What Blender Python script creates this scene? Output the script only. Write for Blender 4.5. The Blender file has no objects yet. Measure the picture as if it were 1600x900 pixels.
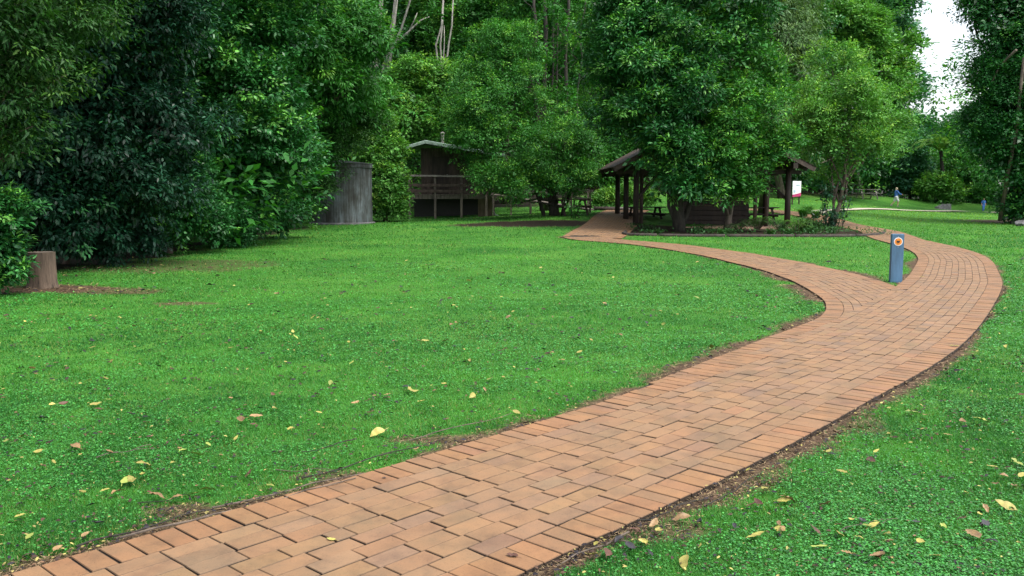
import bpy, math, random
import numpy as np
from mathutils import Vector, Matrix

random.seed(7)
RNG = np.random.default_rng(11)
scene = bpy.context.scene
COL = scene.collection
R = math.radians

# ------------------------------------------------------------------ camera geometry
F = 1386.0            # focal length in pixels of the 1600 px wide photograph
CAMH = 1.6
TH = math.atan(150.0 / F)
def ray(px, py):
    u = (px - 800.0) / F; v = (450.0 - py) / F
    return (u, math.cos(TH) + v * math.sin(TH), -math.sin(TH) + v * math.cos(TH))
def G(px, py, h=0.0):
    """ground point seen at a pixel"""
    d = ray(px, py); t = (h - CAMH) / d[2]
    return (d[0] * t, d[1] * t)
def AT(px, py, Y):
    """point at distance Y seen at a pixel"""
    d = ray(px, py); t = Y / d[1]
    return np.array([d[0] * t, Y, CAMH + d[2] * t])
def XAT(px, Y):
    return (px - 800.0) / F * Y * .9955

# ------------------------------------------------------------------ noise
def _hash(ix, iy, seed):
    n = (ix * 374761393 + iy * 668265263 + seed * 974711) & 0xFFFFFFFF
    n = ((n ^ (n >> 13)) * 1274126177) & 0xFFFFFFFF
    return ((n ^ (n >> 16)) & 0xFFFF) / 65535.0
def vnoise(x, y, seed=0):
    x = np.asarray(x, float); y = np.asarray(y, float)
    ix = np.floor(x).astype(np.int64); iy = np.floor(y).astype(np.int64)
    fx = x - ix; fy = y - iy
    fx = fx * fx * (3 - 2 * fx); fy = fy * fy * (3 - 2 * fy)
    a = _hash(ix, iy, seed); b = _hash(ix + 1, iy, seed)
    c = _hash(ix, iy + 1, seed); d = _hash(ix + 1, iy + 1, seed)
    return (a * (1 - fx) + b * fx) * (1 - fy) + (c * (1 - fx) + d * fx) * fy
def fbm(x, y, seed=0, oct=4):
    s = 0; a = 0.5
    for k in range(oct):
        s = s + a * vnoise(np.asarray(x) * 2 ** k, np.asarray(y) * 2 ** k, seed + k * 17); a *= 0.5
    return s / (1 - 0.5 ** oct)
def sstep(a, b, x):
    t = np.clip((np.asarray(x, float) - a) / (b - a), 0, 1)
    return t * t * (3 - 2 * t)

# ------------------------------------------------------------------ terrain
CTRL = [(x, y, 0.0) for x in range(-32, 60, 6) for y in range(-20, 33, 6)]
CTRL += [(-26, 40, .1), (-20, 44, .1), (-14, 42, .08), (-9, 42, .08), (-4, 46, .16), (-14, 50, .2), (-20, 55, .3), (0, 45, .35),
         (0, 38, .15), (3.2, 42, .6), (5.2, 47, .78), (8, 38, .1), (8, 45, .48), (12, 46, .44), (12, 38, .06), (15, 44, .3),
         (16.5, 50, .68), (28.7, 72, 1.18), (20, 60, 1.3), (28.6, 66, .55), (36.3, 68, 0.02), (21.4, 55, .45), (25.1, 58, .32), (29.1, 61, .17), (35.7, 66, -.06), (33, 68, .32), (23, 63, .9), (17.8, 51, .5),
         (35.7, 79, 1.1), (39, 80, .6), (43, 80, .1), (20, 72, 1.6), (28, 80, 1.5), (30, 46, 0), (22, 42, 0), (22, 48, .05), (28, 54, .05), (40, 50, 0), (18, 38, 0), (45, 62, 0), (34, 58, 0), (50, 74, 0),
         (55, 60, 0), (55, 80, .2), (0, 55, .7), (8, 55, 1.0), (0, 65, .9), (-20, 66, .6), (10, 66, 1.4),
         (27, 38, 0), (34, 42, 0), (48, 40, 0), (60, 50, 0), (40, 95, .4), (60, 110, .4)]
_C = np.array(CTRL)
def hgt(x, y):
    x = np.asarray(x, float); y = np.asarray(y, float)
    sh = x.shape; xf = x.ravel(); yf = y.ravel()
    out = np.zeros_like(xf)
    m = yf > 27.0
    if m.any():
        xs = np.clip(xf[m], -34, 62); ys = np.clip(yf[m], -20, 112)
        res = np.zeros(xs.shape)
        for a in range(0, len(xs), 20000):
            dx = xs[a:a + 20000, None] - _C[None, :, 0]; dy = ys[a:a + 20000, None] - _C[None, :, 1]
            d2 = dx * dx + dy * dy
            w = np.exp(-d2 / (2 * 3.0 ** 2)) + 1e-4 / (1 + d2 / 30) ** 2
            res[a:a + 20000] = (w * _C[None, :, 2]).sum(1) / w.sum(1)
        res *= sstep(27, 33, ys)
        xx = xf[m]; yy = yf[m]
        sp = np.log1p(np.exp(np.clip((yy - 78) / 3, -20, 60))) * 3
        res += 0.60 * np.minimum(sp, 90) / (1 + np.exp(np.clip((xx - 24 - .25 * np.clip(yy - 78, 0, 60)) / 2.5, -40, 40)))
        out[m] = res
    sp2 = np.log1p(np.exp(np.clip((-xf - 21) / 2, -20, 60))) * 2
    out += 0.5 * np.minimum(sp2, 60) * sstep(2, 14, yf)
    out += (fbm(xf * .35, yf * .35, 3, 3) - .5) * .05 * sstep(60, 20, np.abs(xf)) * sstep(2, 8, yf)
    return out.reshape(sh)
def H(x, y):
    return float(hgt(np.array([x]), np.array([y]))[0])

# ------------------------------------------------------------------ materials
def new_mat(name):
    m = bpy.data.materials.new(name); m.use_nodes = True
    nt = m.node_tree; nt.nodes.clear()
    out = nt.nodes.new('ShaderNodeOutputMaterial')
    b = nt.nodes.new('ShaderNodeBsdfPrincipled')
    nt.links.new(b.outputs[0], out.inputs[0])
    return m, nt, b, out
def nd(nt, t, **kw):
    n = nt.nodes.new(t)
    for k, v in kw.items():
        if k in n.inputs.keys() if hasattr(n.inputs, 'keys') else False: n.inputs[k].default_value = v
        else: setattr(n, k, v)
    return n
def noise_node(nt, scale, detail=4, rough=.6, vec=None):
    n = nt.nodes.new('ShaderNodeTexNoise')
    n.inputs['Scale'].default_value = scale; n.inputs['Detail'].default_value = detail; n.inputs['Roughness'].default_value = rough
    if vec is None:
        tc = nt.nodes.new('ShaderNodeTexCoord'); vec = tc.outputs['Object']
    nt.links.new(vec, n.inputs['Vector'])
    return n
def ramp(nt, fac, stops):
    r = nt.nodes.new('ShaderNodeValToRGB')
    el = r.color_ramp.elements
    while len(el) < len(stops): el.new(.5)
    for e, (p, c) in zip(el, stops):
        e.position = p; e.color = (*c, 1)
    nt.links.new(fac, r.inputs[0])
    return r
def mixc(nt, a, b, fac, mode='MIX'):
    m = nt.nodes.new('ShaderNodeMix'); m.data_type = 'RGBA'; m.blend_type = mode
    for sock, v in ((m.inputs[6], a), (m.inputs[7], b), (m.inputs[0], fac)):
        if hasattr(v, 'is_output') or isinstance(v, bpy.types.NodeSocket): nt.links.new(v, sock)
        elif isinstance(v, tuple): sock.default_value = (*v, 1)
        else: sock.default_value = v
    return m.outputs[2]
def bump(nt, b, height, strength=.4, dist=.01):
    n = nt.nodes.new('ShaderNodeBump'); n.inputs['Strength'].default_value = strength; n.inputs['Distance'].default_value = dist
    nt.links.new(height, n.inputs['Height']); nt.links.new(n.outputs[0], b.inputs['Normal'])

def leaf_mat(name, rough=.45, transl=.28, spec=.5):
    m, nt, b, out = new_mat(name)
    at = nt.nodes.new('ShaderNodeAttribute'); at.attribute_name = 'Col'
    nt.links.new(at.outputs['Color'], b.inputs['Base Color'])
    b.inputs['Roughness'].default_value = rough
    b.inputs['Specular IOR Level'].default_value = spec
    tr = nt.nodes.new('ShaderNodeBsdfTranslucent')
    c2 = mixc(nt, at.outputs['Color'], (1.5, 1.6, .55), 1.0, 'MULTIPLY')
    nt.links.new(c2, tr.inputs['Color'])
    mx = nt.nodes.new('ShaderNodeMixShader'); mx.inputs[0].default_value = transl
    nt.links.new(b.outputs[0], mx.inputs[1]); nt.links.new(tr.outputs[0], mx.inputs[2])
    nt.links.new(mx.outputs[0], out.inputs[0])
    return m
def attr_mat(name, rough=.8, spec=.3):
    m, nt, b, out = new_mat(name)
    at = nt.nodes.new('ShaderNodeAttribute'); at.attribute_name = 'Col'
    nt.links.new(at.outputs['Color'], b.inputs['Base Color'])
    b.inputs['Roughness'].default_value = rough; b.inputs['Specular IOR Level'].default_value = spec
    return m
def plain(name, c, rough=.6, var=.25, scale=6, bumpy=.2, stretch=None, metallic=0, spec=.5):
    m, nt, b, out = new_mat(name)
    tc = nt.nodes.new('ShaderNodeTexCoord'); v = tc.outputs['Object']
    if stretch:
        mp = nt.nodes.new('ShaderNodeMapping'); mp.inputs['Scale'].default_value = stretch
        nt.links.new(v, mp.inputs[0]); v = mp.outputs[0]
    n = noise_node(nt, scale, 5, .65, v)
    lo = tuple(max(0, k * (1 - var * 1.6)) for k in c); hi = tuple(k * (1 + var * 1.3) for k in c)
    r = ramp(nt, n.outputs[0], [(.33, lo), (.5, c), (.67, hi)])
    nt.links.new(r.outputs[0], b.inputs['Base Color'])
    b.inputs['Roughness'].default_value = rough; b.inputs['Metallic'].default_value = metallic
    b.inputs['Specular IOR Level'].default_value = spec
    if bumpy: bump(nt, b, n.outputs[0], bumpy, .02)
    return m

def ground_material():
    m, nt, b, out = new_mat('lawn_and_soil')
    at = nt.nodes.new('ShaderNodeAttribute'); at.attribute_name = 'dirt'
    tc = nt.nodes.new('ShaderNodeTexCoord'); v = tc.outputs['Object']
    n1 = noise_node(nt, .35, 4, .6, v); n2 = noise_node(nt, 3.2, 5, .7, v); n3 = noise_node(nt, 45, 3, .7, v)
    g = ramp(nt, n1.outputs[0], [(.3, (.030, .13, .015)), (.52, (.055, .18, .022)), (.72, (.095, .235, .032))])
    g2 = ramp(nt, n2.outputs[0], [(.25, (.62, .66, .62)), (.5, (1, 1, 1)), (.78, (1.3, 1.2, 1.15))])
    g3 = ramp(nt, n3.outputs[0], [(.25, (.5, .52, .5)), (.55, (1, 1, 1)), (.8, (1.35, 1.3, 1.3))])
    c = mixc(nt, g.outputs[0], g2.outputs[0], 1.0, 'MULTIPLY'); c = mixc(nt, c, g3.outputs[0], .8, 'MULTIPLY')
    s1 = noise_node(nt, 9, 6, .75, v); s2 = noise_node(nt, 70, 3, .8, v)
    s = ramp(nt, s1.outputs[0], [(.25, (.035, .022, .014)), (.5, (.105, .068, .042)), (.75, (.19, .13, .08))])
    sb = ramp(nt, s2.outputs[0], [(.3, (.55, .5, .5)), (.6, (1, 1, 1)), (.8, (1.5, 1.4, 1.3))])
    s = mixc(nt, s.outputs[0], sb.outputs[0], .9, 'MULTIPLY')
    dk = nt.nodes.new('ShaderNodeAttribute'); dk.attribute_name = 'humus_shade'
    s = mixc(nt, s, (.012, .010, .006), dk.outputs['Fac'])
    c = mixc(nt, c, s, at.outputs['Fac'])
    nt.links.new(c, b.inputs['Base Color'])
    b.inputs['Roughness'].default_value = .9; b.inputs['Specular IOR Level'].default_value = .15
    bump(nt, b, n3.outputs[0], .6, .03)
    return m

def brick_material():
    m, nt, b, out = new_mat('clay_paver')
    at = nt.nodes.new('ShaderNodeAttribute'); at.attribute_name = 'Col'
    tc = nt.nodes.new('ShaderNodeTexCoord'); v = tc.outputs['Object']
    n = noise_node(nt, 5, 5, .7, v); n2 = noise_node(nt, 120, 3, .8, v); n3 = noise_node(nt, 2.6, 5, .7, v)
    r = ramp(nt, n.outputs[0], [(.25, (.68, .66, .68)), (.5, (1, 1, 1)), (.8, (1.15, 1.12, 1.08))])
    c = mixc(nt, at.outputs['Color'], r.outputs[0], 1.0, 'MULTIPLY')
    r2 = ramp(nt, n2.outputs[0], [(.27, (.35, .33, .32)), (.42, (1, 1, 1)), (.75, (1.12, 1.1, 1.08))])
    c = mixc(nt, c, r2.outputs[0], .8, 'MULTIPLY')
    r3 = ramp(nt, n3.outputs[0], [(.34, (.80, .86, .90)), (.56, (1.04, 1.02, 1.0))])
    c = mixc(nt, c, r3.outputs[0], 1.0, 'MULTIPLY')
    nt.links.new(c, b.inputs['Base Color'])
    rr = nt.nodes.new('ShaderNodeMapRange'); rr.inputs[3].default_value = .5; rr.inputs[4].default_value = .85
    nt.links.new(n.outputs[0], rr.inputs[0]); nt.links.new(rr.outputs[0], b.inputs['Roughness'])
    b.inputs['Specular IOR Level'].default_value = .45
    bump(nt, b, n2.outputs[0], .35, .004)
    return m

M = {}
M['ground'] = ground_material()
M['brick'] = brick_material()
M['leaf_gloss'] = leaf_mat('glossy_leaf', .42, .12, .38)
M['leaf'] = leaf_mat('soft_leaf', .52, .2, .26)
M['grass'] = leaf_mat('grass_blade', .55, .3, .25)
M['clover'] = leaf_mat('clover_leaf', .42, .18, .38)
M['bark'] = plain('grey_brown_bark', (.11, .085, .065), .9, .4, 9, .6, (1, 1, .25))
M['bark_dark'] = plain('dark_bark', (.030, .026, .020), .9, .4, 9, .6, (1, 1, .25))
M['bark_pale'] = plain('pale_bark', (.27, .255, .225), .85, .4, 7, .4, (1, 1, .3))
M['stump'] = plain('stump_bark', (.085, .060, .042), .95, .55, 14, 1.0, (1, 1, .12))
M['stump_cut'] = plain('stump_cut', (.16, .125, .09), .9, .3, 20, .4)
M['wood_dark'] = plain('dark_stained_timber', (.026, .017, .012), .75, .4, 8, .3, (1, 1, .2))
M['wood_brown'] = plain('brown_stained_timber', (.062, .043, .034), .8, .35, 8, .3, (1, 1, .2))
M['wood_grey'] = plain('weathered_grey_timber', (.20, .185, .165), .85, .35, 10, .3, (.3, 1, 1))
M['wood_pale'] = plain('pale_timber', (.38, .33, .26), .85, .3, 10, .3)
M['concrete'] = plain('pale_concrete', (.42, .38, .29), .85, .15, 3, .1)
M['stone'] = plain('grey_stone', (.13, .13, .13), .85, .3, 5, .4)
M['roof_green'] = plain('weathered_green_roof', (.27, .36, .30), .5, .3, 3, .1)
M['roof_shelter'] = plain('brown_iron_roof', (.06, .04, .032), .6, .3, 3, .1)
M['white'] = plain('white_paint', (.78, .79, .80), .5, .06, 4, .02)
M['grey_metal'] = plain('grey_metal', (.42, .43, .43), .45, .15, 4, .05)
M['magenta'] = plain('magenta_paint', (.42, .03, .13), .5, .1, 4, 0)
M['blue_print'] = plain('faded_blue_print', (.42, .55, .68), .5, .2, 9, 0)
M['bollard'] = plain('blue_grey_paint', (.062, .145, .24), .6, .2, 7, .15, (1, 1, .2))
M['orange'] = plain('orange_enamel', (.72, .24, .03), .4, .2, 30, 0)
M['black'] = plain('black_enamel', (.012, .011, .010), .5, .1, 5, 0)
M['skin'] = plain('skin', (.52, .31, .22), .55, .06, 5, 0)
M['hair_fair'] = plain('fair_hair', (.62, .50, .34), .6, .15, 40, .2)
M['hair_brown'] = plain('light_brown_hair', (.30, .19, .10), .6, .15, 40, .2)
M['cloth_blue'] = plain('blue_cotton', (.06, .17, .48), .85, .12, 12, .1)
M['cloth_blue2'] = plain('mid_blue_cotton', (.045, .15, .42), .85, .12, 12, .1)
M['cloth_white'] = plain('white_cotton', (.74, .73, .72), .85, .05, 12, .1)
M['shoe'] = plain('grey_shoe', (.25, .24, .24), .7, .1, 8, 0)

def tank_material():
    m, nt, b, out = new_mat('stained_tank_iron')
    tc = nt.nodes.new('ShaderNodeTexCoord')
    mp = nt.nodes.new('ShaderNodeMapping'); mp.inputs['Scale'].default_value = (1, 1, .16)
    nt.links.new(tc.outputs['Object'], mp.inputs[0])
    n = noise_node(nt, 3.2, 6, .72, mp.outputs[0]); n2 = noise_node(nt, 1.3, 4, .6, tc.outputs['Object'])
    r = ramp(nt, n.outputs[0], [(.32, (.018, .016, .013)), (.45, (.06, .068, .068)), (.56, (.115, .14, .155)), (.68, (.24, .27, .285))])
    r2 = ramp(nt, n2.outputs[0], [(.35, (.35, .27, .2)), (.65, (1, 1, 1))])
    c = mixc(nt, r.outputs[0], r2.outputs[0], .8, 'MULTIPLY')
    nt.links.new(c, b.inputs['Base Color']); b.inputs['Roughness'].default_value = .7
    bump(nt, b, n.outputs[0], .3, .02)
    return m
M['tank'] = tank_material()

# ------------------------------------------------------------------ object helpers
def tag(o, label=None, cat=None, group=None, kind=None):
    if label: o['label'] = label
    if cat: o['category'] = cat
    if group: o['group'] = group
    if kind: o['kind'] = kind
    return o
def empty(name, loc, label=None, cat=None, group=None):
    o = bpy.data.objects.new(name, None); COL.objects.link(o)
    o.location = loc; o.empty_display_size = .2
    return tag(o, label, cat, group)
def origin(o):
    v = Vector((0, 0, 0))
    while o is not None:
        v += Vector(o.location); o = o.parent
    return v
class MB:
    def __init__(s): s.v = []; s.f = []
    def add(s, vs, fs):
        n = len(s.v); s.v += [tuple(p) for p in vs]; s.f += [tuple(i + n for i in f) for f in fs]
    def box(s, c, size, rot=None, bev=0.0):
        sx, sy, sz = (k / 2 for k in size)
        if bev <= 0:
            vs = [Vector((x, y, z)) for z in (-sz, sz) for (x, y) in ((-sx, -sy), (sx, -sy), (sx, sy), (-sx, sy))]
            fs = [(3, 2, 1, 0), (4, 5, 6, 7), (0, 1, 5, 4), (1, 2, 6, 5), (2, 3, 7, 6), (3, 0, 4, 7)]
        else:
            b = min(bev, sx * .45, sy * .45, sz * .45)
            vs = []
            for z, i in ((-sz, b), (-sz + b, 0), (sz - b, 0), (sz, b)):
                vs += [Vector((x * 1.0, y, z)) for (x, y) in ((-sx + i, -sy + i), (sx - i, -sy + i), (sx - i, sy - i), (-sx + i, sy - i))]
            fs = [(3, 2, 1, 0), (12, 13, 14, 15)]
            for k in range(3):
                for j in range(4):
                    fs.append((k * 4 + j, k * 4 + (j + 1) % 4, k * 4 + 4 + (j + 1) % 4, k * 4 + 4 + j))
        if rot is not None: vs = [rot @ p for p in vs]
        c = Vector(c); s.add([p + c for p in vs], fs)
    def bar(s, a, b, w, h, bev=0.0, up=(0, 0, 1)):
        a = Vector(a); b = Vector(b); d = (b - a); L = d.length; d.normalize()
        side = d.cross(Vector(up))
        if side.length < 1e-4: side = Vector((1, 0, 0))
        side.normalize(); u = side.cross(d)
        rot = Matrix((d, side, u)).transposed()
        s.box((a + b) / 2, (L, w, h), rot, bev)
    def tube(s, pts, rad, n=8, cap=True):
        pts = [Vector(p) for p in pts]
        if not hasattr(rad, '__len__'): rad = [rad] * len(pts)
        base = len(s.v); vs = []; prev = None
        for i, p in enumerate(pts):
            d = (pts[min(i + 1, len(pts) - 1)] - pts[max(i - 1, 0)]).normalized()
            if prev is None:
                a = d.orthogonal().normalized()
            else:
                a = (prev - d * prev.dot(d)).normalized()
            prev = a; b = d.cross(a)
            for k in range(n):
                t = 2 * math.pi * k / n
                vs.append(p + (a * math.cos(t) + b * math.sin(t)) * rad[i])
        fs = []
        for i in range(len(pts) - 1):
            for k in range(n):
                fs.append((i * n + k, i * n + (k + 1) % n, (i + 1) * n + (k + 1) % n, (i + 1) * n + k))
        if cap:
            fs.append(tuple(range(n - 1, -1, -1))); fs.append(tuple((len(pts) - 1) * n + k for k in range(n)))
        s.add(vs, fs)
    def lathe(s, c, prof, n=32):
        c = Vector(c); vs = []; fs = []
        for r, z in prof:
            for k in range(n):
                t = 2 * math.pi * k / n; vs.append(c + Vector((r * math.cos(t), r * math.sin(t), z)))
        for i in range(len(prof) - 1):
            for k in range(n):
                fs.append((i * n + k, i * n + (k + 1) % n, (i + 1) * n + (k + 1) % n, (i + 1) * n + k))
        fs.append(tuple(range(n - 1, -1, -1))); fs.append(tuple((len(prof) - 1) * n + k for k in range(n)))
        s.add(vs, fs)
    def ball(s, c, r, nu=12, nv=8):
        if not hasattr(r, '__len__'): r = (r, r, r)
        vs = []; fs = []
        for i in range(nv + 1):
            p = math.pi * i / nv
            for k in range(nu):
                t = 2 * math.pi * k / nu
                vs.append((c[0] + r[0] * math.sin(p) * math.cos(t), c[1] + r[1] * math.sin(p) * math.sin(t), c[2] - r[2] * math.cos(p)))
        for i in range(nv):
            for k in range(nu):
                fs.append((i * nu + k, i * nu + (k + 1) % nu, (i + 1) * nu + (k + 1) % nu, (i + 1) * nu + k))
        s.add(vs, fs)
    def build(s, name, mat, parent=None, loc=None, smooth=False):
        me = bpy.data.meshes.new(name)
        o = bpy.data.objects.new(name, me); COL.objects.link(o)
        off = Vector((0, 0, 0))
        if parent is not None:
            o.parent = parent; off = origin(parent)
        elif loc is not None:
            o.location = loc; off = Vector(loc)
        me.from_pydata([(p[0] - off.x, p[1] - off.y, p[2] - off.z) for p in s.v], [], s.f)
        me.materials.append(mat)
        if smooth: me.polygons.foreach_set('use_smooth', [True] * len(me.polygons))
        me.update()
        return o

def np_mesh(name, V, k, mat, parent=None, col=None, loc=None):
    """mesh of separate k-sided faces from V (n,k,3), colour per face"""
    V = np.asarray(V, np.float32); n = V.shape[0]
    off = origin(parent) if parent is not None else Vector(loc if loc is not None else (0, 0, 0))
    V = V.reshape(-1, 3) - np.array(off[:], np.float32)
    me = bpy.data.meshes.new(name)
    me.vertices.add(n * k); me.vertices.foreach_set('co', V.ravel())
    me.loops.add(n * k); me.loops.foreach_set('vertex_index', np.arange(n * k, dtype=np.int32))
    me.polygons.add(n); me.polygons.foreach_set('loop_start', np.arange(0, n * k, k, dtype=np.int32))
    if col is not None:
        a = me.attributes.new('Col', 'FLOAT_COLOR', 'FACE')
        c = np.ones((n, 4), np.float32); c[:, :3] = col
        a.data.foreach_set('color', c.ravel())
    me.materials.append(mat); me.update(calc_edges=True)
    o = bpy.data.objects.new(name, me); COL.objects.link(o)
    if parent is not None: o.parent = parent
    elif loc is not None: o.location = loc
    return o
def unit(a):
    return a / np.maximum(np.linalg.norm(a, axis=-1, keepdims=True), 1e-9)
def leaf_faces(pos, axis, nrm, L, W, k=4, fold=.18):
    axis = unit(axis); side = unit(np.cross(axis, nrm)); nn = np.cross(side, axis)
    L = np.asarray(L)[:, None]; W = np.asarray(W)[:, None]
    tip = pos + axis * L - nn * L * .06
    if k == 4:
        m = pos + axis * L * .45 + nn * W * fold
        return np.stack([pos, m + side * W * .5, tip, m - side * W * .5], 1)
    m1 = pos + axis * L * .28 + nn * W * fold * .8; m2 = pos + axis * L * .66 + nn * W * fold * .6
    return np.stack([pos, m1 + side * W * .45, m2 + side * W * .43, tip, m2 - side * W * .43, m1 - side * W * .45], 1)

# ------------------------------------------------------------------ the paths
class Path:
    def __init__(s, pts, step=.05):
        P = np.array(pts, float)
        E = np.vstack([2 * P[0] - P[1], P, 2 * P[-1] - P[-2]])
        out = []
        for i in range(1, len(E) - 2):
            t = np.linspace(0, 1, 60, endpoint=False)[:, None]
            a, b, c, d = E[i - 1], E[i], E[i + 1], E[i + 2]
            out.append(.5 * ((2 * b) + (-a + c) * t + (2 * a - 5 * b + 4 * c - d) * t ** 2 + (-a + 3 * b - 3 * c + d) * t ** 3))
        out = np.vstack(out + [P[-1:]])
        for _ in range(40):
            out[1:-1] = (out[:-2] + 2 * out[1:-1] + out[2:]) / 4
        L = np.concatenate([[0], np.cumsum(np.linalg.norm(np.diff(out, axis=0), axis=1))])
        s.len = L[-1]; s.s = np.arange(0, s.len, step)
        s.xy = np.stack([np.interp(s.s, L, out[:, 0]), np.interp(s.s, L, out[:, 1])], 1)
        t = np.gradient(s.xy, axis=0); t = unit(t)
        for _ in range(12):
            t[1:-1] = (t[:-2] + 2 * t[1:-1] + t[2:]) / 4
        t = unit(t); s.n = np.stack([-t[:, 1], t[:, 0]], 1)
    def ev(s, q, o):
        q = np.asarray(q, float)
        x = np.interp(q, s.s, s.xy[:, 0]); y = np.interp(q, s.s, s.xy[:, 1])
        nx = np.interp(q, s.s, s.n[:, 0]); ny = np.interp(q, s.s, s.n[:, 1])
        return np.stack([x + nx * o, y + ny * o], -1)
    def dist(s, x, y):
        """distance to the centreline and signed side"""
        x = np.asarray(x).ravel(); y = np.asarray(y).ravel()
        S = s.xy[::3]; N = s.n[::3]; dmin = np.empty(len(x)); sd = np.empty(len(x))
        for a in range(0, len(x), 30000):
            dx = x[a:a + 30000, None] - S[None, :, 0]; dy = y[a:a + 30000, None] - S[None, :, 1]
            d2 = dx * dx + dy * dy; j = d2.argmin(1); r = np.arange(len(j))
            dmin[a:a + 30000] = np.sqrt(d2[r, j]); sd[a:a + 30000] = dx[r, j] * N[j, 0] + dy[r, j] * N[j, 1]
        return dmin, sd
def offset_path(edge, o):
    p = Path(edge, .25)
    return [tuple(q) for q in p.ev(p.s[::6], o)] + [tuple(p.ev(p.s[-1], o))]

WM, WL, WP = 1.56, 1.56, 2.2
right_edge = [G(830, 895), G(1215, 710), G(1480, 560), G(1545, 490), G(1566, 450), G(1562, 430), G(1545, 405), G(1500, 388), G(1442, 375), (15.45, 36.0), (15.8, 41), (16.0, 45), (15.2, 50), (12.5, 54)]
d0 = np.array(right_edge[1]) - np.array(right_edge[0]); d0 /= np.linalg.norm(d0)
right_edge = [tuple(np.array(right_edge[0]) - d0 * 5), tuple(np.array(right_edge[0]) - d0 * 2)] + right_edge
MAIN = Path(offset_path(right_edge, WM / 2))
left_edge = [G(920, 640), G(1080, 578), G(1240, 515), G(1280, 497), G(1291, 484), G(1286, 470), G(1265, 455), G(1230, 437), G(1180, 420), G(1100, 401), G(1000, 384.5), G(900, 375), G(878, 371)]
LEFT = Path(offset_path(left_edge, -WL / 2))
PLAZA = Path([(2.75, 31.0), (3.45, 34), (4.3, 38), (5.2, 43), (6.3, 48)])
FARP = Path([(16.2, 47), (17.8, 51.0), (21.4, 55), (25.1, 58), (29.1, 61), (35.7, 66), (48, 74)])
STRIPS = [(MAIN, WM), (LEFT, WL), (PLAZA, WP), (FARP, .8)]
def edge_dist(x, y):
    """metres to the nearest path edge, negative on a path; and side of the main path"""
    best = None; sgn = None
    for p, w in STRIPS:
        d, s = p.dist(x, y); e = d - w / 2
        if best is None: best = e; sgn = s
        else: best = np.minimum(best, e)
    return best, sgn

def brick_cols(n, kind):
    pal = np.array([(.300, .172, .092), (.288, .168, .095), (.270, .162, .100), (.312, .176, .090), (.295, .175, .104), (.235, .148, .104), (.305, .156, .082), (.290, .182, .112)])
    pr = np.array([.30, .22, .10, .17, .12, .04, .03, .02])
    if kind == 'border':
        pal = np.array([(.318, .164, .080), (.302, .158, .078), (.292, .166, .092), (.328, .170, .084), (.275, .150, .086)]); pr = np.array([.3, .25, .2, .15, .1])
    c = pal[RNG.choice(len(pal), n, p=pr / pr.sum())]
    mean = (pal * (pr / pr.sum())[:, None]).sum(0); c = mean + (c - mean) * .6
    return c * (1 + RNG.normal(0, .035, (n, 1))) * (1 + RNG.normal(0, .012, (n, 3)))
def strip_bricks(p, w, s0, s1, drop_left=None, keep=None, zoff=0.0):
    """all bricks of one path as quads bounds (s_a, s_b, o_a, o_b, border?)"""
    B = []
    hb = .232; sp = .1185
    for side in (-1, 1):
        q = s0 + RNG.uniform(0, .05)
        while q < s1:
            lo, hi = sorted((side * w / 2, side * (w / 2 - hb)))
            B.append((q, q + sp * RNG.uniform(.97, 1.03), lo, hi, 1)); q = B[-1][1]
    nr = max(1, round((w - 2 * hb) / .1185)); rw = (w - 2 * hb) / nr
    for k in range(nr):
        o = -w / 2 + hb + k * rw
        q = s0 - (.118 if k % 2 else 0) + RNG.uniform(-.025, .025)
        while q < s1:
            L = .236 * RNG.uniform(.985, 1.015)
            if RNG.random() < .025: L *= .5
            B.append((q, q + L, o, o + rw, 0)); q += L
    B = np.array(B)
    C = p.ev((B[:, 0] + B[:, 1]) / 2, (B[:, 2] + B[:, 3]) / 2)
    m = np.ones(len(B), bool)
    if keep is not None: m = keep(C, B)
    return B[m]
def brick_geometry(p, B, zoff):
    n = len(B); g = .0042; g2 = .0021
    sa, sb, oa, ob = B[:, 0] + g, B[:, 1] - g, B[:, 2] + g2, B[:, 3] - g2
    jit = RNG.normal(0, .0012, (n, 2))
    def ring(i):
        c = np.stack([p.ev(sa + i, oa + i), p.ev(sb - i, oa + i), p.ev(sb - i, ob - i), p.ev(sa + i, ob - i)], 1)
        return c + jit[:, None, :]
    top = ring(.0028); mid = ring(0)
    hz = hgt(mid[..., 0], mid[..., 1])
    tilt = np.clip(RNG.normal(0, .0012, (n, 4)) + RNG.normal(0, .0014, (n, 1)), -.004, .004)
    z = hz + .024 + zoff + tilt
    v0 = np.concatenate([top, z[..., None]], -1)
    v1 = np.concatenate([mid, (z - .0035)[..., None]], -1)
    v2 = np.concatenate([mid, (z - .05)[..., None]], -1)
    quads = [v0]
    for k in range(4):
        j = (k + 1) % 4
        quads.append(np.stack([v1[:, k], v1[:, j], v0[:, j], v0[:, k]], 1))
        quads.append(np.stack([v2[:, k], v2[:, j], v1[:, j], v1[:, k]], 1))
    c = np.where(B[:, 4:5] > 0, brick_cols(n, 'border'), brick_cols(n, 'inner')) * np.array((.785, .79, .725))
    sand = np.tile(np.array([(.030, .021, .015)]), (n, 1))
    return np.concatenate(quads), np.concatenate([c] + [c * .6, sand] * 4)

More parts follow.
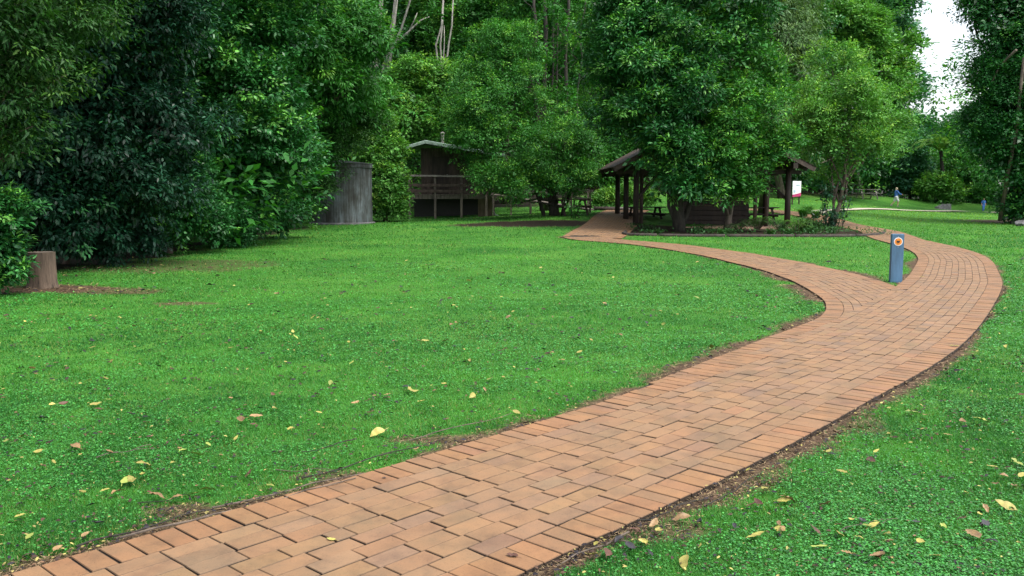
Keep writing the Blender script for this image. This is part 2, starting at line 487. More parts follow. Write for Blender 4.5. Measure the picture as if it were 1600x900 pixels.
def build_paths():
    Q = []; Cc = []
    ld = lambda C: LEFT.dist(C[:, 0], C[:, 1])
    md = lambda C: MAIN.dist(C[:, 0], C[:, 1])
    smouth = MAIN.s[np.argmin(np.linalg.norm(MAIN.xy - np.array(G(1180, 560)), axis=1))]
    def keep_main(C, B):
        d, s = ld(C)
        mouth = (B[:, 4] > 0) & (B[:, 2] > 0) & (d < WL / 2 - .05) & (B[:, 0] > smouth) & (B[:, 0] < MAIN.s[np.argmin(np.linalg.norm(MAIN.xy - np.array(G(1420, 440)), axis=1))] + .3)
        return ~mouth
    B = strip_bricks(MAIN, WM, 0.0, MAIN.len - .3, keep=keep_main)
    # stretcher courses instead of the border where the two paths meet
    Bm = []
    for k in range(2):
        q = smouth
        while q < smouth + 10:
            Bm.append((q, q + .236, WM / 2 - .232 + k * .116, WM / 2 - .116 + k * .116, 0)); q += .236
    Bm = np.array(Bm); C = MAIN.ev((Bm[:, 0] + Bm[:, 1]) / 2, (Bm[:, 2] + Bm[:, 3]) / 2)
    d, s = ld(C); Bm = Bm[(d < WL / 2 - .05) & (Bm[:, 0] < MAIN.s[np.argmin(np.linalg.norm(MAIN.xy - np.array(G(1420, 440)), axis=1))] + .3)]
    B = np.vstack([B, Bm])
    q, c = brick_geometry(MAIN, B, 0); Q.append(q); Cc.append(c)
    def keep_left(C, B):
        d, s = md(C); dp, sp = PLAZA.dist(C[:, 0], C[:, 1])
        return (d > WM / 2 - .06)
    B = strip_bricks(LEFT, WL, 0, LEFT.len - .02, keep=keep_left)
    q, c = brick_geometry(LEFT, B, -.004); Q.append(q); Cc.append(c)
    B = strip_bricks(PLAZA, WP, 0, PLAZA.len - .2, keep=lambda C, B: ld(C)[0] > WL / 2 - .05)
    q, c = brick_geometry(PLAZA, B, -.008); Q.append(q); Cc.append(c)
    # sand bed under the bricks, seen in the joints
    for p, w, zo in ((MAIN, WM, .0150), (LEFT, WL, .0110), (PLAZA, WP, .0070)):
        s = p.s[::4]; o = np.linspace(-w / 2 + .012, w / 2 - .012, 6)
        g = np.stack([p.ev(s, k) for k in o], 1); z = hgt(g[..., 0], g[..., 1]) + zo
        v = np.concatenate([g, z[..., None]], -1)
        quad = np.stack([v[:-1, :-1], v[1:, :-1], v[1:, 1:], v[:-1, 1:]], 2).reshape(-1, 4, 3)[:, ::-1]
        Q.append(quad); Cc.append(np.tile(np.array([(.022, .016, .012)]), (len(quad), 1)))
    V = np.concatenate(Q); C = np.concatenate(Cc)
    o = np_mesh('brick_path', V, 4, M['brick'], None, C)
    tag(o, kind='structure')
    # pale concrete path across the far lawn
    s = FARP.s[::6]; o_ = np.linspace(-.4, .4, 4)
    g = np.stack([FARP.ev(s, k) for k in o_], 1); z = hgt(g[..., 0], g[..., 1]) + .05
    v = np.concatenate([g, z[..., None]], -1)
    quad = np.stack([v[:-1, :-1], v[1:, :-1], v[1:, 1:], v[:-1, 1:]], 2).reshape(-1, 4, 3)[:, ::-1]
    tag(np_mesh('concrete_path', quad, 4, M['concrete'], None, None), kind='structure')

# ------------------------------------------------------------------ soil mask
def blob(x, y, c, rx, ry):
    return np.exp(-(((x - c[0]) / rx) ** 2 + ((y - c[1]) / ry) ** 2))
SHELTER = (5.3, 12.6, 36.5, 44.5)      # x0 x1 y0 y1
def soil(x, y):
    e, s = edge_dist(x, y)
    n = fbm(x * .9, y * .9, 5, 4); n2 = fbm(x * 4, y * 4, 9, 3); n3 = fbm(x * .45, y * .45, 31, 2)
    wR = .02 + .45 * np.clip(n - .38, 0, 1) + .55 * np.clip(n3 - .52, 0, 1); wL = .02 + .8 * np.clip(n - .36, 0, 1)
    w = np.where(s < 0, wR, wL) * (.6 + .8 * n2)
    d = sstep(1.55, .45, e / np.maximum(w, .01) + (fbm(x * 14, y * 14, 77, 2) - .5) * .9) * (e > -.3)
    d = np.where(y > 26, d * .5, d)
    hum_shade = np.zeros_like(d)
    def zone(mask, h):
        nonlocal d, hum_shade
        d = np.maximum(d, mask); hum_shade = np.maximum(hum_shade, mask * h)
    zone(sstep(-8.4, -9.4, x + (n - .5) * 2.2 + .06 * np.clip(y - 20, 0, 30) * 0) * sstep(9, 13, y) * sstep(41, 38, y), .97)  # dark litter, its colour deepened to make up thin shade under the left trees
    zone(sstep(.36, .6, blob(x, y, G(70, 452), 1.4, .8) * (.4 + 1.1 * n2)), .1)
    zone(.8 * sstep(.32, .55, blob(x, y, G(160, 455), 1.2, .55) * (.35 + 1.1 * n2)), 0)
    zone(.8 * sstep(.32, .55, blob(x, y, G(290, 473), .5, .22) * (.35 + 1.1 * n2)), 0)
    zone(.6 * sstep(.32, .55, blob(x, y, G(270, 415), 2.6, 2.2) * (.35 + 1.1 * n2)), .3)
    zone(sstep(.3, .5, blob(x, y, G(830, 359), 3.6, 1.9) * (.6 + .8 * n2)), .8)
    for px_, py_, rx_, ry_, k_ in ((330, 800, .42, .15, .9), (720, 688, .55, .16, .9), (540, 742, .4, .12, .7), (1330, 655, .22, .7, .75), (1010, 830, .4, .2, .8), (1180, 740, .25, .3, .7)):
        zone(k_ * sstep(.3, .6, blob(x, y, G(px_, py_), rx_, ry_) * (.35 + 1.1 * n2)) * (e > -.3), 0)
    bx = sstep(4.1, 4.4, x) * sstep(14.3, 13.6, x) * sstep(32.3, 32.8, y + (x - 8.5) * .0) * sstep(38, 37, y)
    zone(bx, .8)
    zone(sstep(.3, .5, blob(x, y, (28.0, 46.5), 4.2, 3.2) * (.6 + .8 * n2)), .7)
    zone(sstep(52, 55, y + (n - .5) * 3) * sstep(3.0, 1.0, x), 1)
    zone(sstep(66, 70, y + (n - .5) * 4 - np.clip(x - 20, 0, 99) * .75), 1)
    zone(sstep(-17, -20, x), 1)
    return np.clip(d, 0, 1), np.clip(hum_shade, 0, 1), e

def axis_grid(parts):
    out = [parts[0][0]]
    for a, b, st0, st1 in parts:
        x = a; n = max(2, int(2 * (b - a) / (st0 + st1)))
        w = np.linspace(st0, st1, n); w *= (b - a) / w.sum()
        out += list(a + np.cumsum(w))
    return np.array(out)
def build_ground():
    xs = axis_grid([(-900, -60, 120, 6), (-60, -12, 5, .4), (-12, -5, .3, .07), (-5, 8, .055, .055), (8, 18, .08, .3), (18, 60, .4, 3), (60, 900, 6, 120)])
    ys = axis_grid([(-400, -10, 80, 4), (-10, 2, 3, .15), (2, 14, .055, .07), (14, 50, .09, .35), (50, 130, .5, 3), (130, 1200, 5, 150)])
    X, Y = np.meshgrid(xs, ys)
    x = X.ravel(); y = Y.ravel()
    z = hgt(x, y); d, hum_shade, e = soil(x, y)
    grassy = (1 - d) * (e > 0)
    z = z + np.where(y < 16, (fbm(x * 5, y * 5, 2, 3) - .5) * .022 * (e > .05), 0) - np.where(e < 0.02, .012, 0)
    V = np.stack([x, y, z], 1); nx = len(xs); ny = len(ys)
    i = np.arange(nx * ny).reshape(ny, nx)
    Fq = np.stack([i[:-1, :-1], i[:-1, 1:], i[1:, 1:], i[1:, :-1]], -1).reshape(-1, 4)
    me = bpy.data.meshes.new('ground')
    me.vertices.add(len(V)); me.vertices.foreach_set('co', V.astype(np.float32).ravel())
    me.loops.add(Fq.size); me.loops.foreach_set('vertex_index', Fq.astype(np.int32).ravel())
    me.polygons.add(len(Fq)); me.polygons.foreach_set('loop_start', np.arange(0, Fq.size, 4, dtype=np.int32))
    me.polygons.foreach_set('use_smooth', np.ones(len(Fq), bool))
    for nm, arr in (('dirt', d), ('humus_shade', hum_shade)):
        a = me.attributes.new(nm, 'FLOAT', 'POINT'); a.data.foreach_set('value', arr.astype(np.float32))
    me.materials.append(M['ground']); me.update(calc_edges=True)
    o = bpy.data.objects.new('ground', me); COL.objects.link(o)
    tag(o, kind='structure')

# ------------------------------------------------------------------ lawn
def blocked(x, y):
    m = (x > SHELTER[0]) & (x < SHELTER[1]) & (y > SHELTER[2]) & (y < SHELTER[3])
    return m
def build_lawn():
    N = 1150000
    px = RNG.uniform(-330, 1930, N); py = 308 + 640 * RNG.random(N) ** 1.0
    u = (px - 800) / F; v = (450 - py) / F
    dy = math.cos(TH) + v * math.sin(TH); dz = -math.sin(TH) + v * math.cos(TH)
    t = -CAMH / dz; x = u * t; y = dy * t
    # far blades on the rising lawn
    m = (y < 62) & (x > -12) & (x < 34)
    x = x[m]; y = y[m]
    d, hum_shade, e = soil(x, y)
    keep = (e > .0) & (RNG.random(len(x)) > d * 1.02) & ~blocked(x, y)
    fringe = (e > -.015)
    keep &= fringe
    x = x[keep]; y = y[keep]; e = e[keep]; d = d[keep]; n = len(x)
    z = hgt(x, y)
    dist = np.hypot(x, y)
    hgtb = np.maximum(.022, .0015 * dist) * RNG.uniform(.5, 1.25, n) * (0.75 + .6 * fbm(x * 1.3, y * 1.3, 8, 3))
    hgtb = np.minimum(hgtb, .06)
    wd = np.maximum(.0042, .00085 * dist) * RNG.uniform(.7, 1.3, n)
    az = RNG.uniform(0, 2 * np.pi, n); lean = RNG.uniform(.4, 1.6, n)
    dirx = np.cos(az); diry = np.sin(az)
    sx = -diry; sy = dirx
    a = np.stack([x + sx * wd / 2, y + sy * wd / 2, z - .004], 1)
    b = np.stack([x - sx * wd / 2, y - sy * wd / 2, z - .004], 1)
    tip = np.stack([x + dirx * lean * hgtb, y + diry * lean * hgtb, z + hgtb], 1)
    V = np.stack([a, b, tip], 1)
    pn = fbm(x * .5, y * .5, 21, 4); pm = fbm(x * 2.4, y * 2.4, 22, 3)
    lo = np.array((.018, .125, .018)); hi = np.array((.092, .315, .042))
    f = np.clip((pn - .30) * 1.5 + (pm - .5) * 1.3 + RNG.normal(0, .22, n) * np.clip(14 / np.maximum(dist, 1), .3, 1), 0, 1)[:, None]
    c = lo + (hi - lo) * f
    far = (sstep(34, 52, y) * sstep(8, 16, x))[:, None]; c = c * (1 - far) + np.array((.145, .30, .040)) * far  # far right blades tinted pale yellow, a sunlit look put into their colour
    yel = RNG.random(n) < .04 + .10 * sstep(.52, .7, fbm(x * 1.1, y * 1.1, 61, 3))
    c[yel] = np.array((.20, .24, .06)) * RNG.uniform(.6, 1.1, (yel.sum(), 1))
    c *= 1 + RNG.normal(0, .12, (n, 1))
    c = np.clip(c, .004, .6)
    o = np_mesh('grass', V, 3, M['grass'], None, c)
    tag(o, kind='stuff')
    # clover and small broad-leaved weeds in patches
    N = 520000
    px = RNG.uniform(-200, 1800, N); py = 400 + 540 * RNG.random(N)
    u = (px - 800) / F; v = (450 - py) / F
    dy = math.cos(TH) + v * math.sin(TH); dz = -math.sin(TH) + v * math.cos(TH)
    t = -CAMH / dz; x = u * t; y = dy * t
    pc = fbm(x * .55, y * .55, 41, 3) + .35 * (fbm(x * 3, y * 3, 43, 3) - .5)
    k = (RNG.random(N) < (.10 + .55 * sstep(.40, .66, pc))) & (y < 20)
    x = x[k]; y = y[k]; d, hum_shade, e = soil(x, y)
    k = (e > .02) & (RNG.random(len(x)) > d * 1.1)
    x = x[k]; y = y[k]; n = len(x); dist = np.hypot(x, y)
    z = hgt(x, y) + RNG.uniform(.006, .034, n)
    az = RNG.uniform(0, 2 * np.pi, n)
    ax = np.stack([np.cos(az), np.sin(az), RNG.normal(0, .25, n)], 1)
    nr = np.stack([RNG.normal(0, .28, n), RNG.normal(0, .28, n), np.ones(n)], 1)
    L = np.maximum(.0112, .0019 * dist) * RNG.uniform(.6, 1.35, n)
    V = leaf_faces(np.stack([x, y, z], 1), ax, nr, L, L * .8, 6, .05)
    c = np.array((.052, .235, .042)) * (1 + RNG.normal(0, .3, (n, 1))) + RNG.normal(0, .006, (n, 3))
    o = np_mesh('clover', V, 6, M['clover'], None, np.clip(c, .004, .6))
    tag(o, kind='stuff')

# ------------------------------------------------------------------ foliage
def rdir(n):
    return unit(RNG.normal(0, 1, (n, 3)))
def crown_leaves(lobes, ncl, per, L, W, cr, c_lo, c_hi, c_tip, tip_p=.12, droop=.3, up=.35, k=4, inner=.25, gap=.35, jitter=.22, flat=1.0, fold=.18, sub=.40, sub_n=16):
    """lobes: (centre(3), radii(3)); clumps of leaves at the ends of twigs over the lobes"""
    C0 = np.array([l[0] for l in lobes]); R0 = np.array([l[1] for l in lobes])
    if sub:
        C = []; Rr = []
        for c, r in zip(C0, R0):
            ns = max(5, int(sub_n * RNG.uniform(.8, 1.2)))
            dd = rdir(ns); dd[:, 2] = dd[:, 2] * .9 + .08; dd = unit(dd)
            pc = c + dd * r * RNG.uniform(.62, 1.14, (ns, 1))
            rs = sub * (r.prod() ** (1 / 3)) * RNG.uniform(.45, 1.35, (ns, 1)) * np.stack([RNG.uniform(.8, 1.35, ns), RNG.uniform(.8, 1.35, ns), RNG.uniform(.42, .72, ns)], 1)
            q = np.zeros(ns)
            for c2, r2 in zip(C0, R0):
                q = np.maximum(q, 1 - np.sqrt((((pc - c2) / r2) ** 2).sum(1)))
            k_ = q < .55
            C.append(pc[k_]); Rr.append(rs[k_])
        C = np.concatenate(C); Rr = np.concatenate(Rr); lobes = list(zip(C, Rr))
    else:
        C, Rr = C0, R0
    stone = np.clip(RNG.normal(0, .16, len(C)), -.35, .4)
    area = (Rr[:, 0] * Rr[:, 1] + Rr[:, 1] * Rr[:, 2] + Rr[:, 0] * Rr[:, 2]) * (RNG.uniform(.35, 1.5, len(C)) if sub else 1)
    j = RNG.choice(len(lobes), ncl, p=area / area.sum())
    d = rdir(ncl); d[:, 2] = d[:, 2] * .8 + (.42 if sub else .2); d = unit(d)
    ph = RNG.uniform(0, 6.28, (len(lobes), 6))
    lump = sum(np.sin(d[:, a] * q + ph[j, b]) for b, (a, q) in enumerate(((0, 5), (1, 6), (2, 5.5), (0, 9), (1, 10), (2, 11)))) / 6
    rad = .96 + .20 * lump + RNG.normal(0, .07, ncl)
    deep = RNG.random(ncl) < inner
    rad = np.where(deep, RNG.uniform(.45, .85, ncl), rad)
    spray = (RNG.random(ncl) < .09) & ~deep
    rad = np.where(spray, rad * RNG.uniform(1.15, 1.75, ncl), rad)
    p = C[j] + d * Rr[j] * rad[:, None]
    # drop clumps buried inside another lobe, and some to leave gaps
    q = np.zeros(ncl)
    for c, r in zip(C, Rr):
        q = np.maximum(q, 1 - np.sqrt((((p - c) / r) ** 2).sum(1)))
    ok = (q < .5) & ~((lump < -.12) & (RNG.random(ncl) < gap) & ~deep)
    p = p[ok]; d = d[ok]; j = j[ok]; deep = deep[ok]; n = len(p)
    nrm = unit(d / Rr[j])
    upv = np.array((0, 0, 1.0))
    twig = unit(nrm * .8 + upv * up + rdir(n) * .45)
    tone = np.clip(RNG.normal(.45, .2, n) + stone[j], 0, 1)
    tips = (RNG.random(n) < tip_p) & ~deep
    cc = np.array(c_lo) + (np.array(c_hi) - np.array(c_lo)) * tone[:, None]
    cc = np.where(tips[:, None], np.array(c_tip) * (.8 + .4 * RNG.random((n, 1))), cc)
    # leaves
    i = np.repeat(np.arange(n), per); m = len(i)
    t = RNG.random(m)
    off = rdir(m) * np.array((1, 1, .55 * flat))
    pos = p[i] + twig[i] * (t * cr * 1.5)[:, None] + off * (cr * (1.05 - .55 * t) * RNG.random(m) ** .6)[:, None]
    ax = unit(twig[i] * .45 + off * .9 - upv * droop + rdir(m) * .25)
    nn = unit(upv * .75 + nrm[i] * .5 + rdir(m) * .42)
    l = L * RNG.uniform(.65, 1.25, m); w = W * RNG.uniform(.75, 1.2, m)
    V = leaf_faces(pos, ax, nn, l, w, k, fold)
    col = cc[i] * (1 + RNG.normal(0, jitter, (m, 1))) * (1 + RNG.normal(0, .06, (m, 3)))
    return V, np.clip(col, .003, .7)

def limb(mb, a, b, ra, rb, wob=.06, n=6, sides=7):
    a = np.array(a, float); b = np.array(b, float); L = np.linalg.norm(b - a)
    o = RNG.normal(0, wob * L, (n, 3)); o[0] = 0; o[-1] = 0
    pts = [a + (b - a) * t + o[k] * .5 for k, t in enumerate(np.linspace(0, 1, n))]
    mb.tube(pts, list(np.linspace(ra, rb, n)), sides)
    return pts
PRE = {
    'dark':   dict(c_lo=(.006, .036, .018), c_hi=(.016, .080, .036), c_tip=(.034, .140, .042), mat='leaf_gloss', droop=.55),  # dark leaves, colour lowered further to carry shade from the canopy above
    'olive':  dict(c_lo=(.016, .064, .014), c_hi=(.042, .128, .022), c_tip=(.085, .190, .032), mat='leaf', droop=.5),
    'mid':    dict(c_lo=(.014, .088, .022), c_hi=(.042, .190, .040), c_tip=(.105, .310, .045), mat='leaf_gloss', droop=.25),
    'fresh':  dict(c_lo=(.024, .120, .022), c_hi=(.062, .238, .036), c_tip=(.140, .350, .044), mat='leaf', droop=.25),
    'bright': dict(c_lo=(.062, .200, .038), c_hi=(.130, .335, .056), c_tip=(.220, .430, .066), mat='leaf', droop=.2),
    'grey':   dict(c_lo=(.055, .125, .042), c_hi=(.120, .230, .070), c_tip=(.180, .310, .085), mat='leaf', droop=.8),
    'blue':   dict(c_lo=(.045, .170, .085), c_hi=(.095, .270, .125), c_tip=(.160, .340, .130), mat='leaf', droop=.2),  # far blue green leaves coloured paler, standing in for distance haze
}
def lob(px, py, Y, rx, rz, ry=None):
    c = AT(px, py, Y); k = Y / F * .86
    return (c, np.array([rx * k, (ry if ry else max(rx, rz) * .8) * k, rz * k]))
def tree(name, label, cat, base, lobes, pre, ncl, per, L, W, cr, trunk=None, bark='bark', tr=.16, k=4, group=None, limbs=True, droop=None, tip_p=.12, gap=.35, extra=None, up=.35, inner=.25, flat=1.0, part='crown', stems=1, fill=.35, fine=1.0, sub_n=16):
    base = (base[0], base[1], H(*base) - .03)
    t = empty(name, base, label, cat, group)
    P_ = dict(PRE[pre]); mat = P_.pop('mat')
    if droop is not None: P_['droop'] = droop
    near = base[1] < 24
    if not near and base[1] < 60: fine *= .86; ncl = int(ncl * 1.25)
    L *= fine; W *= fine
    if near: ncl = int(ncl * 1.55); L *= .64; W *= .64; cr *= .82
    V, c = crown_leaves(lobes, int(ncl * 1.5), per, L * 1.15, W * 1.35, cr, tip_p=tip_p, k=k, gap=gap, up=up, inner=inner, flat=flat, sub_n=sub_n, **P_)
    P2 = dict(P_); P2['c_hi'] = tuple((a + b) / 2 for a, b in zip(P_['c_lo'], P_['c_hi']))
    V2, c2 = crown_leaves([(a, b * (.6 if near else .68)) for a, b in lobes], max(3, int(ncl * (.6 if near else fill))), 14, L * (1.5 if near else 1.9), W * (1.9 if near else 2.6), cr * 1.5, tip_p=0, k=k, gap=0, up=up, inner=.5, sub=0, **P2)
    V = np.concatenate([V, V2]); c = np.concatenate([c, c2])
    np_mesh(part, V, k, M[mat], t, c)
    mb = MB(); b = np.array(base)
    cen = np.array([l[0] for l in lobes]); top = cen[cen[:, 2].argmax()]
    if trunk is None: trunk = [b, b + (top - b) * .35 + np.array((0, 0, .1)), b + (top - b) * .7, top]
    trunk = [np.array(q, float) for q in trunk]
    pts = []
    for a, q in zip(trunk[:-1], trunk[1:]):
        for s in (0, .5): pts.append(a + (q - a) * s + RNG.normal(0, .015 * np.linalg.norm(q - a), 3) * (s > 0))
    pts.append(trunk[-1])
    rad = list(np.linspace(1, .25, len(pts)) * tr); rad[0] *= 1.35
    mb.tube(pts, rad, 10)
    for s in range(stems - 1):
        o = np.array((RNG.uniform(-.35, .35), RNG.uniform(-.3, .3), 0)); tgt = cen[RNG.integers(len(cen))]
        limb(mb, b + o, tgt, tr * RNG.uniform(.5, .8), tr * .2, .05, 7)
    if limbs:
        for (cx, r) in lobes:
            f = np.clip((cx[2] - b[2]) / max(.1, pts[-1][2] - b[2]) * .7, .3, .9)
            q = pts[int(f * (len(pts) - 1))]
            if np.linalg.norm(cx - q) > .3:
                lp = limb(mb, q, cx, tr * .42, tr * .12)
                for _ in range(3):
                    limb(mb, lp[-2], cx + rdir(1)[0] * r * .8, tr * .14, tr * .04, .08, 5, 5)
    if extra: extra(mb)
    mb.build('trunk', M[bark], t, smooth=True)
    return t

def build_trees():
    # ---- left edge of the lawn
    Y = 15
    tree('broadleaf_tree', 'olive green tree hanging long leafy sprays into the top left corner', 'tree', (-10.6, 14.0),
         [lob(20, 40, 14, 95, 60), lob(95, 70, 15, 70, 50), lob(60, 130, 14, 75, 42), lob(-40, 130, 13.5, 90, 90), lob(10, 195, 13.6, 55, 32), lob(-60, 10, 13, 110, 90), lob(140, 20, 15.5, 70, 45), lob(30, 235, 14, 40, 28), lob(60, -130, 14.5, 170, 80), lob(190, -170, 16.5, 150, 80)],
         'olive', 900, 26, .13, .032, .30, k=6, droop=.6, gap=.5, tr=.2)
    tree('broadleaf_tree', 'big dark tree with drooping glossy leaves behind the stump', 'tree', (-10.6, 19.5),
         [lob(190, 70, 19, 120, 95), lob(110, 190, 18.5, 125, 110), lob(230, 190, 19.5, 110, 100), lob(60, 300, 18, 110, 90), lob(170, 310, 19, 110, 75), lob(250, 20, 20, 90, 80), lob(100, 30, 19, 120, 90), lob(-40, 250, 18, 110, 110), lob(240, 290, 20, 60, 60), lob(260, -110, 20, 150, 80), lob(330, -150, 21, 120, 80)],
         'dark', 2100, 30, .17, .055, .34, k=6, gap=.4, tr=.24)
    tree('shrub', 'low dark glossy shrub touching the lawn at the foot of the trees', 'shrub', (-8.9, 23.0),
         [lob(265, 330, 22.5, 62, 58), lob(320, 340, 23.5, 52, 46), lob(210, 345, 22, 50, 45), lob(290, 285, 23, 50, 40), lob(345, 352, 25, 32, 32)],
         'mid', 620, 30, .13, .05, .24, k=6, tr=.07, part='foliage', tip_p=.2)
    tree('shrub', 'very dark low shrub in the hollow just right of the stump', 'shrub', (-9.9, 19.6),
         [lob(105, 372, 18.6, 45, 34), lob(160, 380, 19.2, 40, 28), lob(215, 378, 20.2, 34, 28), lob(60, 360, 18.4, 40, 36), lob(130, 340, 19.5, 70, 34)],
         'dark', 620, 26, .12, .04, .2, k=6, tr=.06, part='foliage', tip_p=.03)
    tree('shrub', 'small rounded leafy shrub between the low dark shrub and the dense mid green tree', 'shrub', (-8.6, 25.6),
         [lob(352, 362, 25.4, 30, 24), lob(385, 352, 26.2, 28, 24), lob(370, 335, 26, 26, 22)],
         'mid', 420, 26, .12, .045, .2, k=6, tr=.05, part='foliage', tip_p=.08, fine=.72, fill=.2)
    tree('broadleaf_tree', 'dense rounded mid green tree reaching down to the lawn left of the water tank', 'tree', (-8.9, 28.5),
         [lob(390, 190, 27, 95, 85), lob(330, 110, 26, 90, 80), lob(410, 285, 28, 75, 72), lob(350, 270, 26.5, 80, 80), lob(300, 200, 25.5, 70, 70), lob(440, 330, 31, 42, 36), lob(380, 60, 27, 80, 70), lob(455, 250, 30, 40, 60), lob(300, 30, 26, 80, 60), lob(430, -80, 27, 130, 80)],
         'mid', 2500, 28, .145, .062, .34, k=4, tr=.2, tip_p=.2)
    feather = tree('feathery_tree', 'tall tree with bright feathery sprays high above the water tank', 'tree', (-9.2, 36.5),
         [lob(455, 40, 33, 75, 45), lob(520, 70, 35, 75, 55), lob(480, 110, 34, 60, 45), lob(530, 25, 37, 40, 45), lob(430, -30, 33, 90, 50), lob(540, 140, 37, 45, 45), lob(560, 165, 39, 26, 34)],
         'fresh', 1300, 30, .20, .05, .42, tr=.22, droop=.5, gap=.55, bark='bark')
    tree('broadleaf_tree', 'dull olive green tree whose foliage hangs over the water tank', 'tree', (-10.6, 43.5),
         [lob(500, 200, 38, 55, 70), lob(532, 202, 39.6, 36, 28), lob(478, 265, 38, 34, 60), lob(530, 170, 40, 60, 50), lob(497, 262, 38.8, 18, 24), lob(455, 180, 36, 45, 70), lob(470, 330, 37.5, 20, 25), lob(570, 176, 41, 32, 32)],
         'olive', 1500, 26, .14, .045, .34, tr=.2, droop=.45, tip_p=.08)
    tree('climber_bush', 'bright green column of climbing bush between water tank and hut', 'bush', (-6.35, 44.6),
         [lob(594, 205, 45, 28, 30), lob(602, 245, 44.5, 26, 36), lob(602, 295, 44, 28, 40), lob(618, 320, 44, 19, 24), lob(592, 325, 44, 18, 22), lob(590, 240, 45, 26, 40)],
         'bright', 950, 22, .13, .06, .26, tr=.1, part='foliage', tip_p=.2)
    tree('shrub', 'bright leafy bush partly hiding the stump at the left edge', 'shrub', (-8.0, 13.6),
         [lob(4, 340, 13.6, 30, 40), lob(-14, 405, 13.6, 40, 50), lob(14, 395, 13.7, 20, 28), lob(-50, 360, 13.4, 50, 60), lob(-2, 438, 13.6, 24, 22)],
         'mid', 340, 24, .13, .042, .17, k=6, tr=.05, part='foliage', tip_p=.3, up=.6)
    n = 60; f = np.linspace(0, 1, n); a = AT(417, 36, 29.5); b = AT(433, 72, 29.5)
    pos = a + (b - a) * f[:, None]; sd = np.tile((1., 0, -.35), (n, 1)) * np.where(np.arange(n) % 2, 1, -1)[:, None] + RNG.normal(0, .25, (n, 3))
    np_mesh('yellow_frond', leaf_faces(pos, sd, RNG.normal(0, .3, (n, 3)) + np.array((0, -1., .4)), RNG.uniform(.10, .17, n), np.full(n, .05), 4, .1), 4, M['leaf'], feather, np.array((.42, .42, .09)) * RNG.uniform(.7, 1.2, (n, 1)))
    # ---- forest behind the hut
    tree('forest_tree', 'bushy light green tree right behind the hut roof', 'tree', (-5.0, 53),
         [lob(665, 150, 53.4, 50, 48), lob(640, 190, 53, 50, 40), lob(705, 160, 53.2, 50, 46), lob(680, 205, 53, 60, 30), lob(622, 165, 53, 30, 40), lob(745, 170, 53, 40, 45)],
         'bright', 1000, 24, .2, .085, .42, tr=.18, tip_p=.15)
    tree('forest_tree', 'dark green forest tree between the pale trunks and the feathery tree', 'tree', (-9.5, 62),
         [lob(560, 60, 62, 60, 60), lob(590, 130, 62, 45, 60), lob(540, 110, 60, 50, 50), lob(570, 0, 62, 60, 50), lob(600, 190, 58, 40, 40)],
         'mid', 900, 22, .22, .095, .5, tr=.2)
    tree('forest_tree', 'leafy green forest tree rising behind the thin pale stems', 'tree', (-4.0, 68),
         [lob(700, 60, 67, 60, 50), lob(650, 60, 68, 50, 50), lob(730, 0, 67, 70, 50), lob(660, 0, 68, 60, 40), lob(690, 110, 66, 50, 40)],
         'fresh', 1000, 22, .24, .10, .55, tr=.2, tip_p=.2)
    tree('forest_tree', 'bright green forest tree filling the gap left of the dark slender stems', 'tree', (-.5, 60),
         [lob(770, 60, 58, 55, 60), lob(800, 0, 58, 60, 50), lob(750, 120, 56, 45, 45), lob(820, 90, 57, 40, 60), lob(760, 180, 55, 50, 40)],
         'fresh', 1000, 24, .2, .085, .46, tr=.2, tip_p=.2)
    pale = []
    b = AT(578, 300, 60)
    def two(mb):
        mb.tube([AT(606, 118, 55.5), AT(612, 60, 55.6), AT(622, -30, 55.8)], [.14, .13, .12], 9)
    tree('pale_trunk_tree', 'tall tree with two thick pale trunks at the top of the forest', 'tree', (float(AT(586, 300, 55.5)[0]), 55.5),
         [lob(600, -60, 60, 60, 40), lob(660, -70, 61, 50, 35)], 'fresh', 250, 20, .2, .09, .5,
         trunk=[(AT(586, 300, 55.5)[0], 55.5, .3), AT(583, 110, 55.5), AT(592, 50, 55.5), AT(600, -60, 55.5)], bark='bark_pale', tr=.34, limbs=False, extra=two)
    def forks(mb):
        mb.tube([AT(598, 105, 55.5), AT(616, 70, 55.5), AT(627, 45, 55.5), AT(641, 0, 55.5), AT(650, -40, 55.5)], [.10, .085, .075, .06, .04], 8)
        mb.tube([AT(616, 70, 55.5), AT(640, 48, 55.5), AT(657, 32, 55.5), AT(671, 26, 55.5)], [.08, .06, .045, .03], 8)
        mb.tube([AT(636, 55.5, 55.5), AT(648, 30, 55.5), AT(652, 20, 55.5)], [.045, .035, .02], 7)
        mb.tube([AT(604, 92, 55.5), AT(610, 45, 55.5), AT(620, 0, 55.5), AT(624, -30, 55.5)], [.055, .05, .04, .03], 7)
        mb.tube([AT(590, 128, 55.5), AT(602, 100, 55.5), AT(608, 82, 55.5)], [.06, .05, .04], 7)
    tree('pale_trunk_tree', 'bare grey limbs of a leaning tree forking above the hut', 'tree', (float(AT(580, 300, 55.5)[0]), 55.5),
         [lob(650, -55, 53, 45, 30), lob(672, 20, 53, 10, 8)], 'fresh', 130, 18, .18, .08, .4,
         trunk=[(AT(580, 300, 55.5)[0], 55.5, .3), AT(585, 122, 55.5), AT(592, 95, 55.5), AT(602, 88, 55.5)], bark='bark_pale', tr=.14, limbs=False, extra=forks)
    def thin(mb):
        for a, q, e in ((685, 681, 690), (690, 688, 691), (697, 701, 706)):
            mb.tube([AT(a, 330, 55.5), AT(a, 105, 55.5), AT(q, 70, 55.5), AT(e, 40, 55.5), AT(e + 3, -20, 55.5)], [.07, .06, .055, .05, .03], 7)
